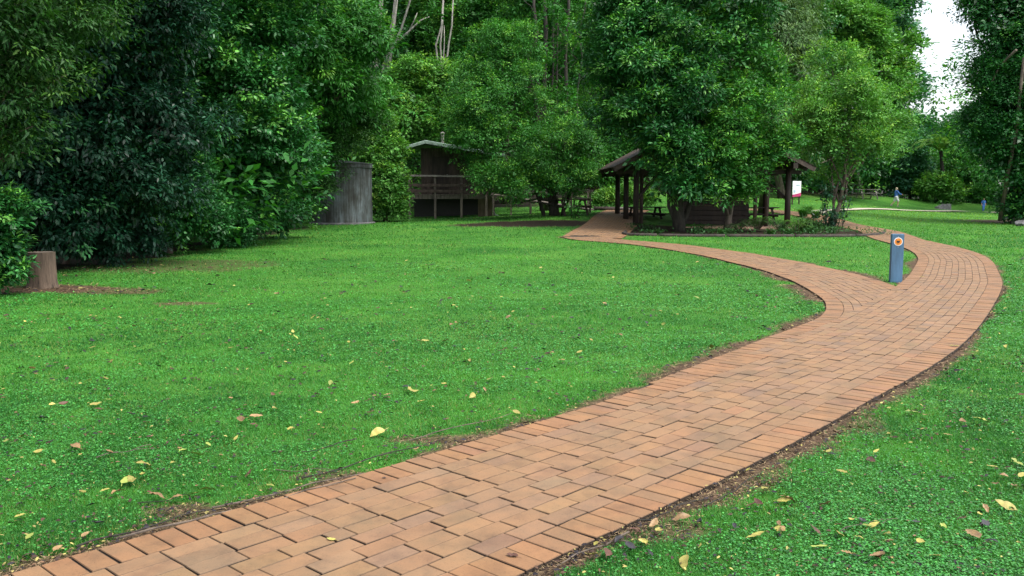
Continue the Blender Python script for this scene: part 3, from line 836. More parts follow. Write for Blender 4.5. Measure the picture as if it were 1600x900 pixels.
    tree('pale_trunk_tree', 'clump of three thin pale stems in the forest behind the hut', 'tree', (float(AT(692, 300, 55.5)[0]), 55.5),
         [lob(690, 15, 58, 30, 18), lob(700, 45, 58, 14, 12), lob(680, -20, 58, 40, 30)], 'bright', 260, 20, .18, .08, .34,
         trunk=[(AT(692, 300, 55.5)[0], 55.5, .4), AT(693, 90, 55.5), AT(694, 40, 55.5)], bark='bark_pale', tr=.07, limbs=False, extra=thin)
    # ---- tree in the middle of the lawn edge
    def stems9(mb):
        for a, q in ((-.5, 815), (-.25, 880), (.3, 905)):
            limb(mb, (2.05 + a, 42.7, .1), AT(q, 200, 43), .11, .05, .03, 8)
        limb(mb, (2.0, 42.5, 1.2), AT(735, 290, 42), .06, .02, .05, 7)
        limb(mb, (2.0, 42.5, 1.0), AT(800, 315, 41.5), .05, .02, .05, 7)
    tree('weeping_tree', 'spreading fine leaved tree with branches drooping low over bare soil in front of the ramp', 'tree', (2.05, 42.6),
         [lob(775, 165, 43, 70, 60), lob(750, 212, 42.5, 42, 46), lob(800, 235, 42, 75, 50), lob(890, 235, 43, 52, 48), lob(765, 282, 41.5, 38, 16), lob(815, 285, 41, 52, 20), lob(880, 268, 42, 46, 28), lob(800, 125, 44, 50, 50), lob(835, 190, 43.6, 40, 36), lob(770, 85, 44.5, 44, 40), lob(735, 140, 43.5, 36, 44), lob(822, 75, 45, 30, 36), lob(722, 205, 42.5, 26, 40), lob(888, 292, 42.5, 26, 18),  lob(800, 318, 41.5, 16, 9), lob(915, 255, 43, 35, 50)],
         'fresh', 3300, 26, .115, .045, .32, tr=.2, bark='bark_dark', tip_p=.2, droop=.4, gap=.5, extra=stems9, limbs=True, fill=.06, sub_n=12)
    def stems10(mb):
        for x0, x1, x2, r in ((847, 838, 833, .11), (852, 852, 850, .13), (861, 866, 868, .05), (883, 886, 889, .11), (899, 904, 912, .05)):
            w_ = lambda q: q + RNG.normal(0, 2.2)
            mb.tube([AT(w_(x0), 330, 49), AT(w_(x0), 230, 49), AT(w_(x0), 150, 49), AT(w_(x1), 90, 49), AT(w_(x1), 50, 49), AT(w_(x2), 10, 49), AT(w_(x2), -30, 49)], [r * 1.1, r, r * .95, r * .85, r * .8, r * .7, r * .6], 8)
            for yy in (130, 95, 60, 20):
                limb(mb, AT(x1, yy, 49), AT(x1 + RNG.choice([-1, 1]) * RNG.uniform(14, 38), yy - RNG.uniform(15, 40), 49 + RNG.normal(0, .8)), r * .35, r * .1, .06, 5, 5)
    tree('slender_tree', 'group of tall dark slender stems behind the weeping tree', 'tree', (2.3, 49),
         [lob(850, -20, 52, 70, 36), lob(905, 20, 51, 46, 44), lob(865, 60, 54, 40, 40), lob(915, 100, 52, 34, 50), lob(820, 10, 52, 40, 30), lob(865, 140, 54, 50, 40), lob(860, 30, 47.5, 22, 16), lob(895, 75, 47.5, 18, 14), lob(842, 95, 47.5, 16, 14), lob(875, 160, 47, 26, 16)],
         'fresh', 900, 22, .16, .07, .4, trunk=[AT(870, 335, 49), AT(870, 140, 49), AT(872, 20, 49)], bark='bark_dark', tr=.09, limbs=False, extra=stems10)
    # ---- trees around the shelter
    def st11(mb):
        limb(mb, (6.55, 34.4, 0), AT(1010, 120, 36), .14, .05, .03, 7)
        limb(mb, (6.5, 34.4, 0), AT(1130, 100, 36), .12, .05, .03, 7)
    tree('broadleaf_tree', 'tall dark tree in front of the shelter with loose clumps of long leaves', 'tree', (6.45, 34.3),
         [lob(972, 40, 36, 60, 52), lob(1040, 20, 36, 80, 60), lob(1000, 110, 35, 70, 55), lob(1075, 90, 35, 65, 55), lob(970, 165, 35.5, 56, 44), lob(1040, 185, 34, 60, 42), lob(1090, 160, 34, 55, 45), lob(1022, 235, 35, 38, 28), lob(1062, 240, 33.6, 55, 30), lob(1085, 290, 33.4, 42, 24), lob(1040, 285, 34, 32, 22), lob(1130, 30, 36, 75, 60), lob(942, 110, 37, 26, 44)],
         'mid', 2600, 26, .19, .055, .36, tr=.2, bark='bark_dark', tip_p=.22, droop=.35, gap=.55, extra=st11, fill=.10, sub_n=10)
    tree('broadleaf_tree', 'smaller tree with yellow green clumps hiding the right half of the shelter roof', 'tree', (8.35, 34.5),
         [lob(1150, 180, 34, 60, 40), lob(1195, 150, 35, 45, 45), lob(1130, 235, 33.6, 52, 32), lob(1178, 245, 33.8, 34, 34), lob(1208, 238, 33.9, 24, 26), lob(1222, 215, 34.4, 22, 24), lob(1110, 285, 33.5, 40, 26), lob(1165, 110, 35, 60, 45), lob(1160, 290, 34, 38, 20), lob(1150, 60, 36, 60, 50)],
         'fresh', 1500, 26, .14, .05, .3, tr=.14, bark='bark', tip_p=.3, droop=.25, gap=.5, limbs=True, fill=.15, sub_n=11,
         trunk=[(8.35, 34.5, 0), (8.5, 34.5, 1.2), AT(1165, 220, 34.3), AT(1175, 120, 35)])
    tree('weeping_tree', 'tall greyish weeping tree behind the right end of the shelter', 'tree', (13.4, 47.5),
         [lob(1205, 60, 46, 45, 70), lob(1235, 130, 46, 40, 70), lob(1215, 190, 46, 36, 50), lob(1245, 40, 47, 50, 60), lob(1255, 215, 46, 34, 45), lob(1190, 0, 46, 60, 40), lob(1225, 250, 46, 24, 26)],
         'grey', 1300, 26, .2, .035, .38, tr=.22, bark='bark', gap=.45, droop=.9,
         trunk=[(13.4, 47.5, .5), AT(1207, 200, 46), AT(1196, 140, 46), AT(1195, 20, 46)])
    def st14(mb):
        limb(mb, (13.75, 38.0, 0), AT(1325, 250, 38.5), .06, .03, .02, 7)
        limb(mb, (13.5, 38.1, 0), AT(1335, 200, 38.5), .05, .03, .02, 7)
    tree('broadleaf_tree', 'rounded yellow green tree with a thin leaning trunk beside the brick path', 'tree', (13.55, 38.0),
         [lob(1325, 140, 39, 62, 48), lob(1280, 180, 39, 52, 52), lob(1370, 180, 39, 46, 52), lob(1325, 215, 38, 66, 46), lob(1380, 212, 39, 30, 32), lob(1287, 228, 39, 36, 30), lob(1345, 238, 38, 46, 20), lob(1300, 272, 38.4, 36, 16), lob(1300, 110, 40, 45, 35)],
         'bright', 1500, 24, .115, .046, .30, tr=.12, bark='bark', tip_p=.2, gap=.5, extra=st14, limbs=True, fill=.06, sub_n=11,
         trunk=[(13.55, 38, 0), AT(1312, 320, 38), AT(1322, 260, 38.5), AT(1325, 160, 39)])
    # ---- tall trees against the sky, right of centre
    tree('forest_tree', 'tall feathery crowned tree whose right side stands against the white sky', 'tree', (30.5, 78),
         [lob(1325, 40, 76, 55, 32), lob(1350, 75, 76, 55, 30), lob(1385, 105, 77, 40, 32), lob(1300, 90, 75, 40, 40), lob(1392, 140, 77, 28, 30), lob(1290, 20, 75, 50, 40), lob(1425, 70, 77, 14, 7), lob(1412, 60, 77, 10, 6), lob(1375, 150, 76, 40, 34)],
         'bright', 1500, 22, .24, .09, .5, tr=.26, bark='bark_pale', gap=.5, droop=.2, flat=.6)
    tree('forest_tree', 'dark blue green tree behind the feathery crowned one at the sky gap', 'tree', (35, 90),
         [lob(1380, 20, 90, 40, 40), lob(1400, 60, 90, 28, 25), lob(1420, 135, 88, 22, 30), lob(1340, 0, 90, 50, 30), lob(1400, 185, 88, 24, 25), lob(1360, 90, 91, 40, 60), lob(1410, 5, 90, 30, 14)],
         'blue', 1100, 22, .27, .12, .6, tr=.28, bark='bark', gap=.4)
    tree('forest_tree', 'leafy tree closing the view behind the grey weeping tree', 'tree', (20, 66),
         [lob(1240, 60, 66, 55, 70), lob(1270, 140, 65, 45, 60), lob(1200, 140, 66, 45, 60), lob(1250, 230, 64, 45, 40), lob(1330, 250, 70, 50, 35), lob(1180, 40, 67, 50, 60)],
         'mid', 1100, 22, .22, .1, .52, tr=.25)
    # ---- right margin
    def br16(mb):
        mb.tube([AT(1550, 128, 43), AT(1562, 104, 43), AT(1575, 90, 42.5), AT(1588, 78, 42)], [.03, .045, .05, .06], 7)
        mb.tube([AT(1562, 345, 44), AT(1588, 200, 43), AT(1600, 90, 42)], [.1, .09, .06], 8)
        mb.tube([AT(1575, 345, 44.5), AT(1584, 300, 44), AT(1586, 250, 44)], [.03, .03, .02], 6)
    tree('broadleaf_tree', 'big dark tree standing at the right margin beyond the lawn', 'tree', (27.6, 46),
         [lob(1575, 40, 44, 55, 55), lob(1600, 110, 44, 65, 60), lob(1555, 130, 44, 38, 45), lob(1560, 200, 44, 55, 45), lob(1544, 225, 44, 32, 32), lob(1604, 258, 43.5, 52, 42), lob(1596, 303, 44, 34, 24), lob(1592, 328, 44, 26, 14), lob(1610, 322, 44, 44, 22), lob(1572, 254, 44, 24, 22), lob(1550, 190, 44.5, 32, 34), lob(1540, 0, 45, 34, 28), lob(1630, 40, 44, 60, 60), lob(1640, 200, 44, 70, 80), lob(1522, 30, 45, 14, 8)],
         'mid', 2500, 26, .15, .065, .38, tr=.3, bark='bark', tip_p=.1, gap=.4, extra=br16)
    # ---- far edge of the lawn
    tree('shrub', 'large dark blue green bush behind the standing woman', 'shrub', (35.5, 79.5),
         [lob(1425, 262, 79, 32, 30), lob(1405, 285, 79, 26, 24), lob(1440, 290, 79, 24, 22), lob(1420, 240, 80, 22, 18)],
         'blue', 700, 22, .2, .09, .42, tr=.12, part='foliage', tip_p=.05)
    tree('shrub', 'pale green bush on the far lawn edge left of the tree fern', 'shrub', (36.0, 74.8),
         [lob(1464, 298, 74.5, 24, 15), lob(1484, 304, 74.5, 18, 10), lob(1455, 290, 75, 18, 14), lob(1478, 292, 75, 14, 12)],
         'bright', 420, 20, .2, .09, .36, tr=.08, part='foliage')
    tree('shrub', 'leafy green bush on the far lawn edge right of the tree fern', 'shrub', (41.5, 82),
         [lob(1505, 285, 80, 30, 28), lob(1525, 295, 79, 26, 22), lob(1495, 262, 82, 22, 24), lob(1515, 245, 83, 24, 28), lob(1540, 310, 76, 26, 14)],
         'fresh', 850, 20, .21, .09, .4, tr=.1, part='foliage')
    tree('shrub', 'mid green bush behind the far picnic table', 'shrub', (30.5, 79.5),
         [lob(1340, 265, 80, 42, 30), lob(1375, 270, 79, 36, 30), lob(1300, 272, 79, 36, 26), lob(1390, 260, 79, 24, 30), lob(1265, 275, 70, 30, 22), lob(1240, 280, 68, 26, 20)],
         'mid', 800, 20, .19, .085, .4, tr=.1, part='foliage')
    tree('forest_tree', 'pale distant tree at the foot of the sky gap', 'tree', (50, 108),
         [lob(1440, 215, 108, 22, 26), lob(1425, 230, 106, 22, 26), lob(1456, 225, 108, 16, 22), lob(1441, 190, 108, 9, 9)],
         'blue', 520, 18, .3, .14, .6, tr=.2)
    tree('forest_tree', 'feathery distant tree at the sky gap beside the big right hand tree', 'tree', (56, 104),
         [lob(1495, 205, 104, 22, 20), lob(1480, 220, 104, 20, 18), lob(1510, 225, 102, 26, 30), lob(1490, 240, 103, 30, 26)],
         'blue', 560, 18, .3, .12, .6, tr=.2)
    # tree fern
    b = (float(AT(1471, 300, 76)[0]), 76.0); z0 = H(*b)
    t = empty('tree_fern', (b[0], b[1], z0 - .03), 'tree fern with a slim trunk and a spreading pale crown on the far lawn edge', 'tree fern')
    top = AT(1470, 236, 76); mb = MB(); mb.tube([(b[0], b[1], z0 - .1), (b[0] + .05, b[1], (z0 + top[2]) / 2), top], [.2, .15, .14], 10)
    mb.build('trunk', M['bark_dark'], t, smooth=True)
    Vs = []; Cs = []
    for q in range(24):
        az = q / 24 * 2 * math.pi + RNG.uniform(-.1, .1); Lf = RNG.uniform(2.0, 2.7); rise = RNG.uniform(.8, 1.7)
        s = np.linspace(.05, 1, 34); rr = s * Lf; zz = rise * np.sin(s * 2.4) * .9 - .35 * s ** 2
        pos = np.stack([top[0] + np.cos(az) * rr, top[1] + np.sin(az) * rr, top[2] + zz], 1)
        tang = unit(np.gradient(pos, axis=0)); sd = np.tile(np.array([-math.sin(az), math.cos(az), 0]), (34, 1))
        for sg in (-1, 1):
            ln = .42 * np.sin(np.pi * np.clip(s * .95 + .05, 0, 1)) + .05
            Vs.append(leaf_faces(pos, sd * sg + tang * .35 - np.array((0, 0, .2)), np.tile((0, 0, 1.), (34, 1)), ln, np.full(34, .15), 4, .1))
            Cs.append(np.tile(np.array((.17, .34, .08)), (34, 1)) * RNG.uniform(.75, 1.2, (34, 1)))
    np_mesh('crown', np.concatenate(Vs), 4, M['leaf'], t, np.concatenate(Cs))
    # ---- the wood behind everything, read as one mass
    lobes = []
    for _ in range(42):
        px = RNG.uniform(-250, 560); Y = RNG.uniform(34, 62) if px > 200 else RNG.uniform(24, 42)
        lobes.append(lob(px, RNG.uniform(-60, 330), Y, 2.6 / Y * F, 2.4 / Y * F))
    for _ in range(110):
        px = RNG.uniform(500, 1370); Y = RNG.uniform(78, 100)
        lobes.append(lob(px, RNG.uniform(-60, 290), Y, 5.0 / Y * F, 4.6 / Y * F))
    for _ in range(34):
        px = RNG.uniform(560, 1400); Y = RNG.uniform(73, 80) if px > 780 else RNG.uniform(60, 68)
        lobes.append(lob(px, RNG.uniform(235, 300), Y, 3.2 / Y * F, 2.4 / Y * F))
    for _ in range(22):
        px = RNG.uniform(1390, 1760); Y = RNG.uniform(86, 98)
        lobes.append(lob(px, RNG.uniform(240, 305), Y, 3.6 / Y * F, 2.6 / Y * F))
    for k_ in range(26):
        lobes.append(lob(1215 + k_ * 9, RNG.uniform(268, 300), RNG.uniform(84, 92), 2.6 / 88 * F, 2.4 / 88 * F))
    for k_ in range(20):
        Y = RNG.uniform(23, 30); lobes.append(lob(-60 + k_ * 24, RNG.uniform(325, 372) - (Y - 23) * 5, Y, 1.5 / Y * F, 1.2 / Y * F))
    for _ in range(16):
        px = RNG.uniform(1560, 1900); Y = RNG.uniform(60, 80)
        lobes.append(lob(px, RNG.uniform(120, 300), Y, 4.5 / Y * F, 4.5 / Y * F))
    P_ = dict(PRE['fresh']); mat = P_.pop('mat')
    V, c = crown_leaves(lobes, 20000, 20, .36, .17, .8, sub_n=12, tip_p=.1, gap=.2, inner=.15, **P_)
    o = np_mesh('forest', V, 4, M['leaf'], None, c); tag(o, kind='stuff')

# ------------------------------------------------------------------ plants in the bed
def fern(x, y, label, n=16, L=.8, rise=.6, col=(.06, .17, .03), group=None, name='fern'):
    z = H(x, y); t = empty(name, (x, y, z), label, 'fern' if name == 'fern' else 'plant', group)
    Vs = []; Cs = []; mb = MB()
    for q in range(n):
        az = q / n * 2 * math.pi + RNG.uniform(-.2, .2); Lf = L * RNG.uniform(.7, 1.15); rz = rise * RNG.uniform(.7, 1.2)
        m = 20; s = np.linspace(.06, 1, m); rr = s * Lf; zz = rz * np.sin(s * 2.2) - .2 * s * s * L
        pos = np.stack([x + np.cos(az) * rr, y + np.sin(az) * rr, z + zz + .02], 1)
        tang = unit(np.gradient(pos, axis=0)); sd = np.tile(np.array([-math.sin(az), math.cos(az), 0]), (m, 1))
        mb.tube(list(pos[::3]), .008, 4)
        for sg in (-1, 1):
            ln = L * .22 * np.sin(np.pi * np.clip(s * .9 + .1, 0, 1)) + .02
            Vs.append(leaf_faces(pos, sd * sg + tang * .4, np.tile((0, 0, 1.), (m, 1)), ln, np.full(m, L * .055), 4, .1))
            Cs.append(np.tile(np.array(col), (m, 1)) * RNG.uniform(.7, 1.2, (m, 1)))
    np_mesh('fronds', np.concatenate(Vs), 4, M['leaf'], t, np.concatenate(Cs))
    mb.build('stalks', M['wood_brown'], t)
def strap_plant(x, y, label, n=60, L=.6, col=(.03, .09, .02), group=None, spread=.25):
    spread = min(spread, .22)
    z = H(x, y); m = n; az = RNG.uniform(0, 6.28, m)
    p = np.stack([x + RNG.normal(0, spread * .3, m), y + RNG.normal(0, spread * .3, m), np.full(m, z - .01)], 1)
    ax = np.stack([np.cos(az) * RNG.uniform(.2, .8, m), np.sin(az) * RNG.uniform(.2, .8, m), np.ones(m)], 1)
    l = L * RNG.uniform(.5, 1.1, m)
    d1 = unit(ax); mid = p + d1 * (l * .55)[:, None]
    d2 = unit(d1 + np.stack([np.cos(az) * .8, np.sin(az) * .8, np.full(m, -.5)], 1)); tip = mid + d2 * (l * .5)[:, None]
    sd = np.stack([-np.sin(az), np.cos(az), np.zeros(m)], 1) * .013
    q1 = np.stack([p - sd, p + sd, mid + sd, mid - sd], 1); q2 = np.stack([mid - sd, mid + sd, tip + sd * .2, tip - sd * .2], 1)
    c = np.tile(np.array(col), (2 * m, 1)) * RNG.uniform(.6, 1.4, (2 * m, 1))
    o = np_mesh('strap_leaf_plant', np.concatenate([q1, q2]), 4, M['leaf'], None, c, loc=(x, y, z))
    tag(o, label, 'plant', group)
def sapling(px, Y, hgt_m, label, seed_n, leafL=.16, pre='dark'):
    x = XAT(px, Y); z = H(x, Y); t = empty('sapling', (x, Y, z - .02), label, 'sapling')
    mb = MB(); Vs = []; Cs = []
    for s in range(seed_n):
        tx = x + RNG.normal(0, .25); ty = Y + RNG.normal(0, .25); tz = z + hgt_m * RNG.uniform(.6, 1.0)
        pts = limb(mb, (x + RNG.normal(0, .08), Y + RNG.normal(0, .08), z - .02), (tx, ty, tz), .018, .006, .03, 7, 5)
        P_ = np.array(pts)
        m = 46; f = RNG.uniform(.25, 1, m); pos = np.stack([np.interp(f, np.linspace(0, 1, 7), P_[:, k]) for k in range(3)], 1)
        d = rdir(m); d[:, 2] = d[:, 2] * .5 - .15
        pos = pos + d * .12 * RNG.random((m, 1))
        Vs.append(leaf_faces(pos, d, unit(np.array((0, 0, 1.)) + rdir(m) * .5), leafL * RNG.uniform(.7, 1.2, m), leafL * .38 * np.ones(m), 6, .1))
        p_ = PRE[pre]
        Cs.append(np.array(p_['c_lo']) + (np.array(p_['c_hi']) - np.array(p_['c_lo'])) * RNG.random((m, 1)) * 1.2)
    mb.build('stems', M['bark_dark'], t)
    np_mesh('leaves', np.concatenate(Vs), 6, M['leaf_gloss'], t, np.concatenate(Cs))

# ------------------------------------------------------------------ built things
def picnic_table(x, y, rz, label, wood, L=1.8, z=None):
    z = H(x, y) if z is None else z
    t = empty('picnic_table', (x, y, z), label, 'picnic table', 'picnic tables around the shelter and lawn')
    def put(mb, name, parent=None):
        o = mb.build(name, wood, None)
        o.parent = parent or t
        return o
    mb = MB()
    for k in range(5): mb.box((0, -.30 + k * .15, .75), (L, .138, .045), None, .006)
    put(mb, 'table_top')
    for s in (-1, 1):
        mb = MB()
        for k in (-.075, .075): mb.box((0, s * .74 + k, .45), (L, .138, .045), None, .006)
        put(mb, 'bench_seat')
        mb = MB()
        xx = s * L * .33
        for q in (-1, 1): mb.bar((xx, q * .66, -.02), (xx, q * .24, .727), .045, .10, .005, up=(1, 0, 0))
        mb.box((xx + s * .046, 0, .40), (.045, 1.70, .09), None, .005); mb.box((xx + s * .046, 0, .70), (.045, .66, .045), None, .004)
        put(mb, 'leg_frame')
    t.rotation_euler = (0, 0, rz)
    return t

def build_shelter():
    x0, x1, y0, y1 = 5.15, 11.45, 37.0, 43.5
    zb = .12; eave = 2.66; ridge = eave + 1.95
    ox0, ox1 = x0 - 1.05, x1 + .82; cx = (ox0 + ox1) / 2
    t = empty('picnic_shelter', (cx, y0, zb), 'open timber picnic shelter with a pitched brown roof under the trees', 'shelter')
    # roof planes (corrugated)
    for s in (-1, 1):
        mb = MB(); xe = ox1 if s > 0 else ox0
        n = 44; ya, yb = y0 - .9, y1 + .9
        vs = []; fs = []
        for i in range(n + 1):
            y = ya + (yb - ya) * i / n; dz = .018 * (1 if i % 2 else -1)
            for dd in (0, -.02):
                vs += [(cx + s * .03, y, zb + ridge + dz + dd), (xe, y, zb + eave - .15 + dz + dd)]
        for i in range(n):
            a = i * 4; fs += [(a, a + 1, a + 5, a + 4), (a + 2, a + 6, a + 7, a + 3), (a + 1, a + 3, a + 7, a + 5)]
        mb.add(vs, fs); o = mb.build('roof', M['roof_shelter'], t)
        mb = MB(); mb.bar((cx + s * .05, y0 - .86, zb + ridge - .12), (xe - s * .02, y0 - .86, zb + eave - .27), .05, .2)
        mb.build('bargeboard', M['wood_brown'], t)
        mb = MB()
        for y in np.linspace(y0, y1, 5): mb.bar((cx + s * .06, y, zb + ridge - .14), (xe - s * .06, y, zb + eave - .27), .09, .16)
        mb.build('rafters', M['wood_dark'], t)
    mb = MB(); mb.bar((cx, y0 - .9, zb + ridge + .035), (cx, y1 + .9, zb + ridge + .035), .22, .03); mb.build('ridge_cap', M['roof_shelter'], t)
    for s in (x0, x1):
        mb = MB(); mb.bar((s, y0 - .9, zb + eave - .12), (s, y1 + .9, zb + eave - .12), .18, .22); mb.build('eave_beam', M['wood_dark'], t)
    for y in (y0, (y0 + y1) / 2, y1):
        mb = MB(); mb.bar((ox0 + .25, y + .16, zb + eave - .36), (ox1 - .25, y + .16, zb + eave - .36), .1, .16); mb.build('tie_beam', M['wood_dark'], t)
    for x in (x0, x1):
        for y in np.linspace(y0, y1, 3):
            mb = MB(); mb.tube([(x, y, zb - .15), (x, y, zb + eave - .1)], [.125, .115], 12); mb.build('post', M['wood_dark'], t, smooth=True)
    for x in (x0 + .35, x1 - 1.1, x1 - .62):
        mb = MB(); mb.tube([(x, y0 + .9, zb - .15), (x, y0 + .9, zb + eave - .2)], .085, 10); mb.build('post', M['wood_brown'], t, smooth=True)
    for (xa, sgn) in ((x1, -1), (x0, 1)):
        mb = MB(); mb.bar((xa, y0 + .02, zb + 1.15), (xa + sgn * 1.0, y0 + .85, zb + 2.2), .09, .12); mb.build('brace', M['wood_dark'], t)
    # paved floor
    mb = MB(); mb.box(((x0 + x1) / 2, (y0 + y1) / 2, .02), (x1 - x0 + .9, y1 - y0 + .9, .26)); o = mb.build('shelter_floor', M['paving'], None); tag(o, kind='structure')
    # dark timber barbecue counter
    bx0, bx1, by = 7.3, 10.4, 39.4
    bt = empty('barbecue_counter', ((bx0 + bx1) / 2, by, .14), 'dark timber clad barbecue counter inside the shelter', 'counter')
    mb = MB()
    for i in range(5): mb.box(((bx0 + bx1) / 2, by, .26 + i * .215), (bx1 - bx0, .62, .205), None, .008)
    mb.build('cladding', M['wood_dark'], bt)
    mb = MB(); mb.box(((bx0 + bx1) / 2, by, 1.27), (bx1 - bx0 + .12, .74, .06), None, .01); mb.build('bench_top', M['black_stone'], bt)
    mb = MB(); mb.box(((bx0 + bx1) / 2 + .5, by, 1.315), (.8, .5, .03), None, .005); mb.build('hot_plate', M['grey_metal'], bt)
    picnic_table(11.0, 40.0, .1, 'dark picnic table under the right end of the shelter roof', M['wood_dark'], z=.15)
    picnic_table(6.2, 41.4, .2, 'dark picnic table under the left end of the shelter roof', M['wood_dark'], z=.15)

def build_hut():
    Y = 47.0; k = Y / F
    xl, xr = float(AT(640, 300, Y)[0]), float(AT(768, 300, Y)[0])
    zb = H((xl + xr) / 2, Y); yb = Y + 4.2
    fl = float(AT(700, 304, Y)[2]); ev = float(AT(640, 240, Y)[2]) + .32
    t = empty('timber_hut', ((xl + xr) / 2, Y, zb), 'dark timber hut on stilts with a pale green roof and ramp', 'hut')
    wl = xl + .55
    mb = MB(); n = 26; w = (xr - wl) / n
    for i in range(n):
        mb.box((wl + w * (i + .5), Y + 1.1 + .006 * (i % 2), (fl + ev) / 2 + .02), (w - .012, .05, ev - fl), None, .004)
    for i in range(16): mb.box((wl - .03, Y + 1.15 + .19 * (i + .5), (fl + ev) / 2 + .02), (.05, .18, ev - fl), None, .004)
    mb.box(((wl + xr) / 2, yb, (fl + ev) / 2), (xr - wl, .06, ev - fl)); mb.box((xr - .03, (Y + 1.2 + yb) / 2, (fl + ev) / 2), (.05, yb - Y - 1.2, ev - fl))
    mb.build('wall', M['wood_brown'], t)
    mb = MB(); mb.box((wl + 1.0, Y + 1.052, fl + 1.02), (.9, .05, 2.0), None, .005); d = mb.build('door', M['wood_dark'], t)
    mb = MB(); mb.box((wl + 1.36, Y + 1.01, fl + 1.0), (.03, .04, .14), None, .004); mb.build('handle', M['grey_metal'], d)
    mb = MB(); mb.box((wl + 2.6, Y + 1.06, fl + 1.65), (1.1, .04, .45)); o = mb.build('louvre_window', M['black'], t)
    mb = MB()
    for i in range(6): mb.box((wl + 2.6, Y + 1.03, fl + 1.46 + i * .076), (1.08, .03, .035), Matrix.Rotation(.5, 3, 'X'))
    mb.build('louvre', M['wood_brown'], o)
    # roof: ridge runs left to right at an angle; two low corrugated planes
    rx = float(AT(664, 219, Y)[0]); rz = float(AT(664, 219, Y)[2]); le = float(AT(616, 233, Y)[0]); lz = float(AT(616, 233, Y)[2])
    re = xr + .7; rez = lz - .25
    for (xa, za, xb, zb_) in ((rx, rz, le, lz), (rx, rz, re, rez)):
        mb = MB(); n = 40; ya, ye = Y + .1, yb + .5; vs = []; fs = []
        for i in range(n + 1):
            y = ya + (ye - ya) * i / n; dz = .016 * (1 if i % 2 else -1)
            for dd in (0, -.025): vs += [(xa, y, za + dz + dd), (xb, y, zb_ + dz + dd)]
        for i in range(n):
            a = i * 4; fs += [(a, a + 1, a + 5, a + 4), (a + 2, a + 6, a + 7, a + 3), (a + 1, a + 3, a + 7, a + 5)]
        fs += [(0, 2, 3, 1)]
        mb.add(vs, fs); mb.build('roof', M['roof_green'], t)
        mb = MB(); mb.bar((xa, Y + .07, za - .09), (xb, Y + .07, zb_ - .09), .04, .14); mb.build('fascia', M['roof_green'], t)
    mb = MB(); vp = AT(688, 222, Y); mb.tube([(vp[0], Y + 1.5, vp[2] - .5), (vp[0], Y + 1.5, vp[2] + .5)], .085, 12); mb.lathe((vp[0], Y + 1.5, vp[2] + .52), [(.13, 0), (.13, .04), (.04, .11)], 12)
    mb.build('vent_pipe', M['wood_grey'], t, smooth=False)
    # deck, posts and rail
    mb = MB()
    for i in range(7): mb.box(((xl + xr) / 2, Y + .08 + i * .155, fl), (xr - xl, .145, .05))
    mb.box(((xl + xr) / 2, Y - .02, fl - .13), (xr - xl, .05, .2)); mb.build('deck', M['wood_grey2'], t)
    for px in (640, 680, 721, 760):
        x = float(AT(px, 300, Y)[0]); mb = MB(); mb.box((x, Y - .09, (zb + fl + 1.0) / 2 - .1), (.11, .11, fl + 1.0 - zb + .2), None, .008); mb.build('deck_post', M['wood_grey2'], t)
    mb = MB(); mb.bar((xl - .3, Y - .17, fl + 1.0), (xr, Y - .17, fl + .93), .07, .09); mb.build('handrail', M['wood_grey'], t)
    mb = MB()
    for zz in (.2, .5): mb.bar((xl, Y - .165, fl + zz), (xr, Y - .165, fl + zz - .04), .035, .15)
    mb.build('rail_boards', M['wood_brown'], t)
    mb = MB(); mb.box((xr - .35, Y + .35, (zb + fl) / 2 - .1), (.75, .12, fl - zb - .1)); mb.build('base_wall', M['wood_base'], t)
    mb = MB(); mb.box(((xl + xr) / 2 - .2, Y + 2.6, (zb + fl) / 2 - .1), (xr - xl - .3, .1, fl - zb + .1)); mb.build('underfloor_screen', M['black'], t)
    px = xr + .08; mb = MB(); mb.tube([(px, Y + .3, fl - .2), (px, Y + .28, zb + .35), (px + .1, Y + .2, zb + .18), (px + .32, Y + .1, zb + .08)], .045, 8); mb.build('downpipe', M['white'], t, smooth=True)
    # ramp to the right
    ra = (xr, Y + .45, fl); rbx = float(AT(925, 320, 45)[0]); rb = (rbx, 45.5, H(rbx, 45.5) + .12)
    def rp(f, dz=0, dy=0): return tuple(ra[i] + (rb[i] - ra[i]) * f + (0, dy, dz)[i] for i in range(3))
    mb = MB(); mb.bar(rp(0), rp(1), 1.2, .08); mb.build('ramp', M['wood_grey2'], t)
    for s in (-.62, .62):
        mb = MB(); mb.bar(rp(0, .95, s), rp(1, .95, s), .06, .09); mb.bar(rp(0, .5, s), rp(1, .5, s), .04, .12); mb.build('ramp_rail', M['wood_grey'], t)
        for f in (.02, .2, .4, .6, .8, .98):
            p = rp(f, 0, s); g = H(p[0], p[1])
            mb = MB(); mb.box((p[0], p[1], (g + p[2] + .92) / 2 - .05), (.09, .09, p[2] + .92 - g + .1)); mb.build('ramp_post', M['wood_grey2'], t)

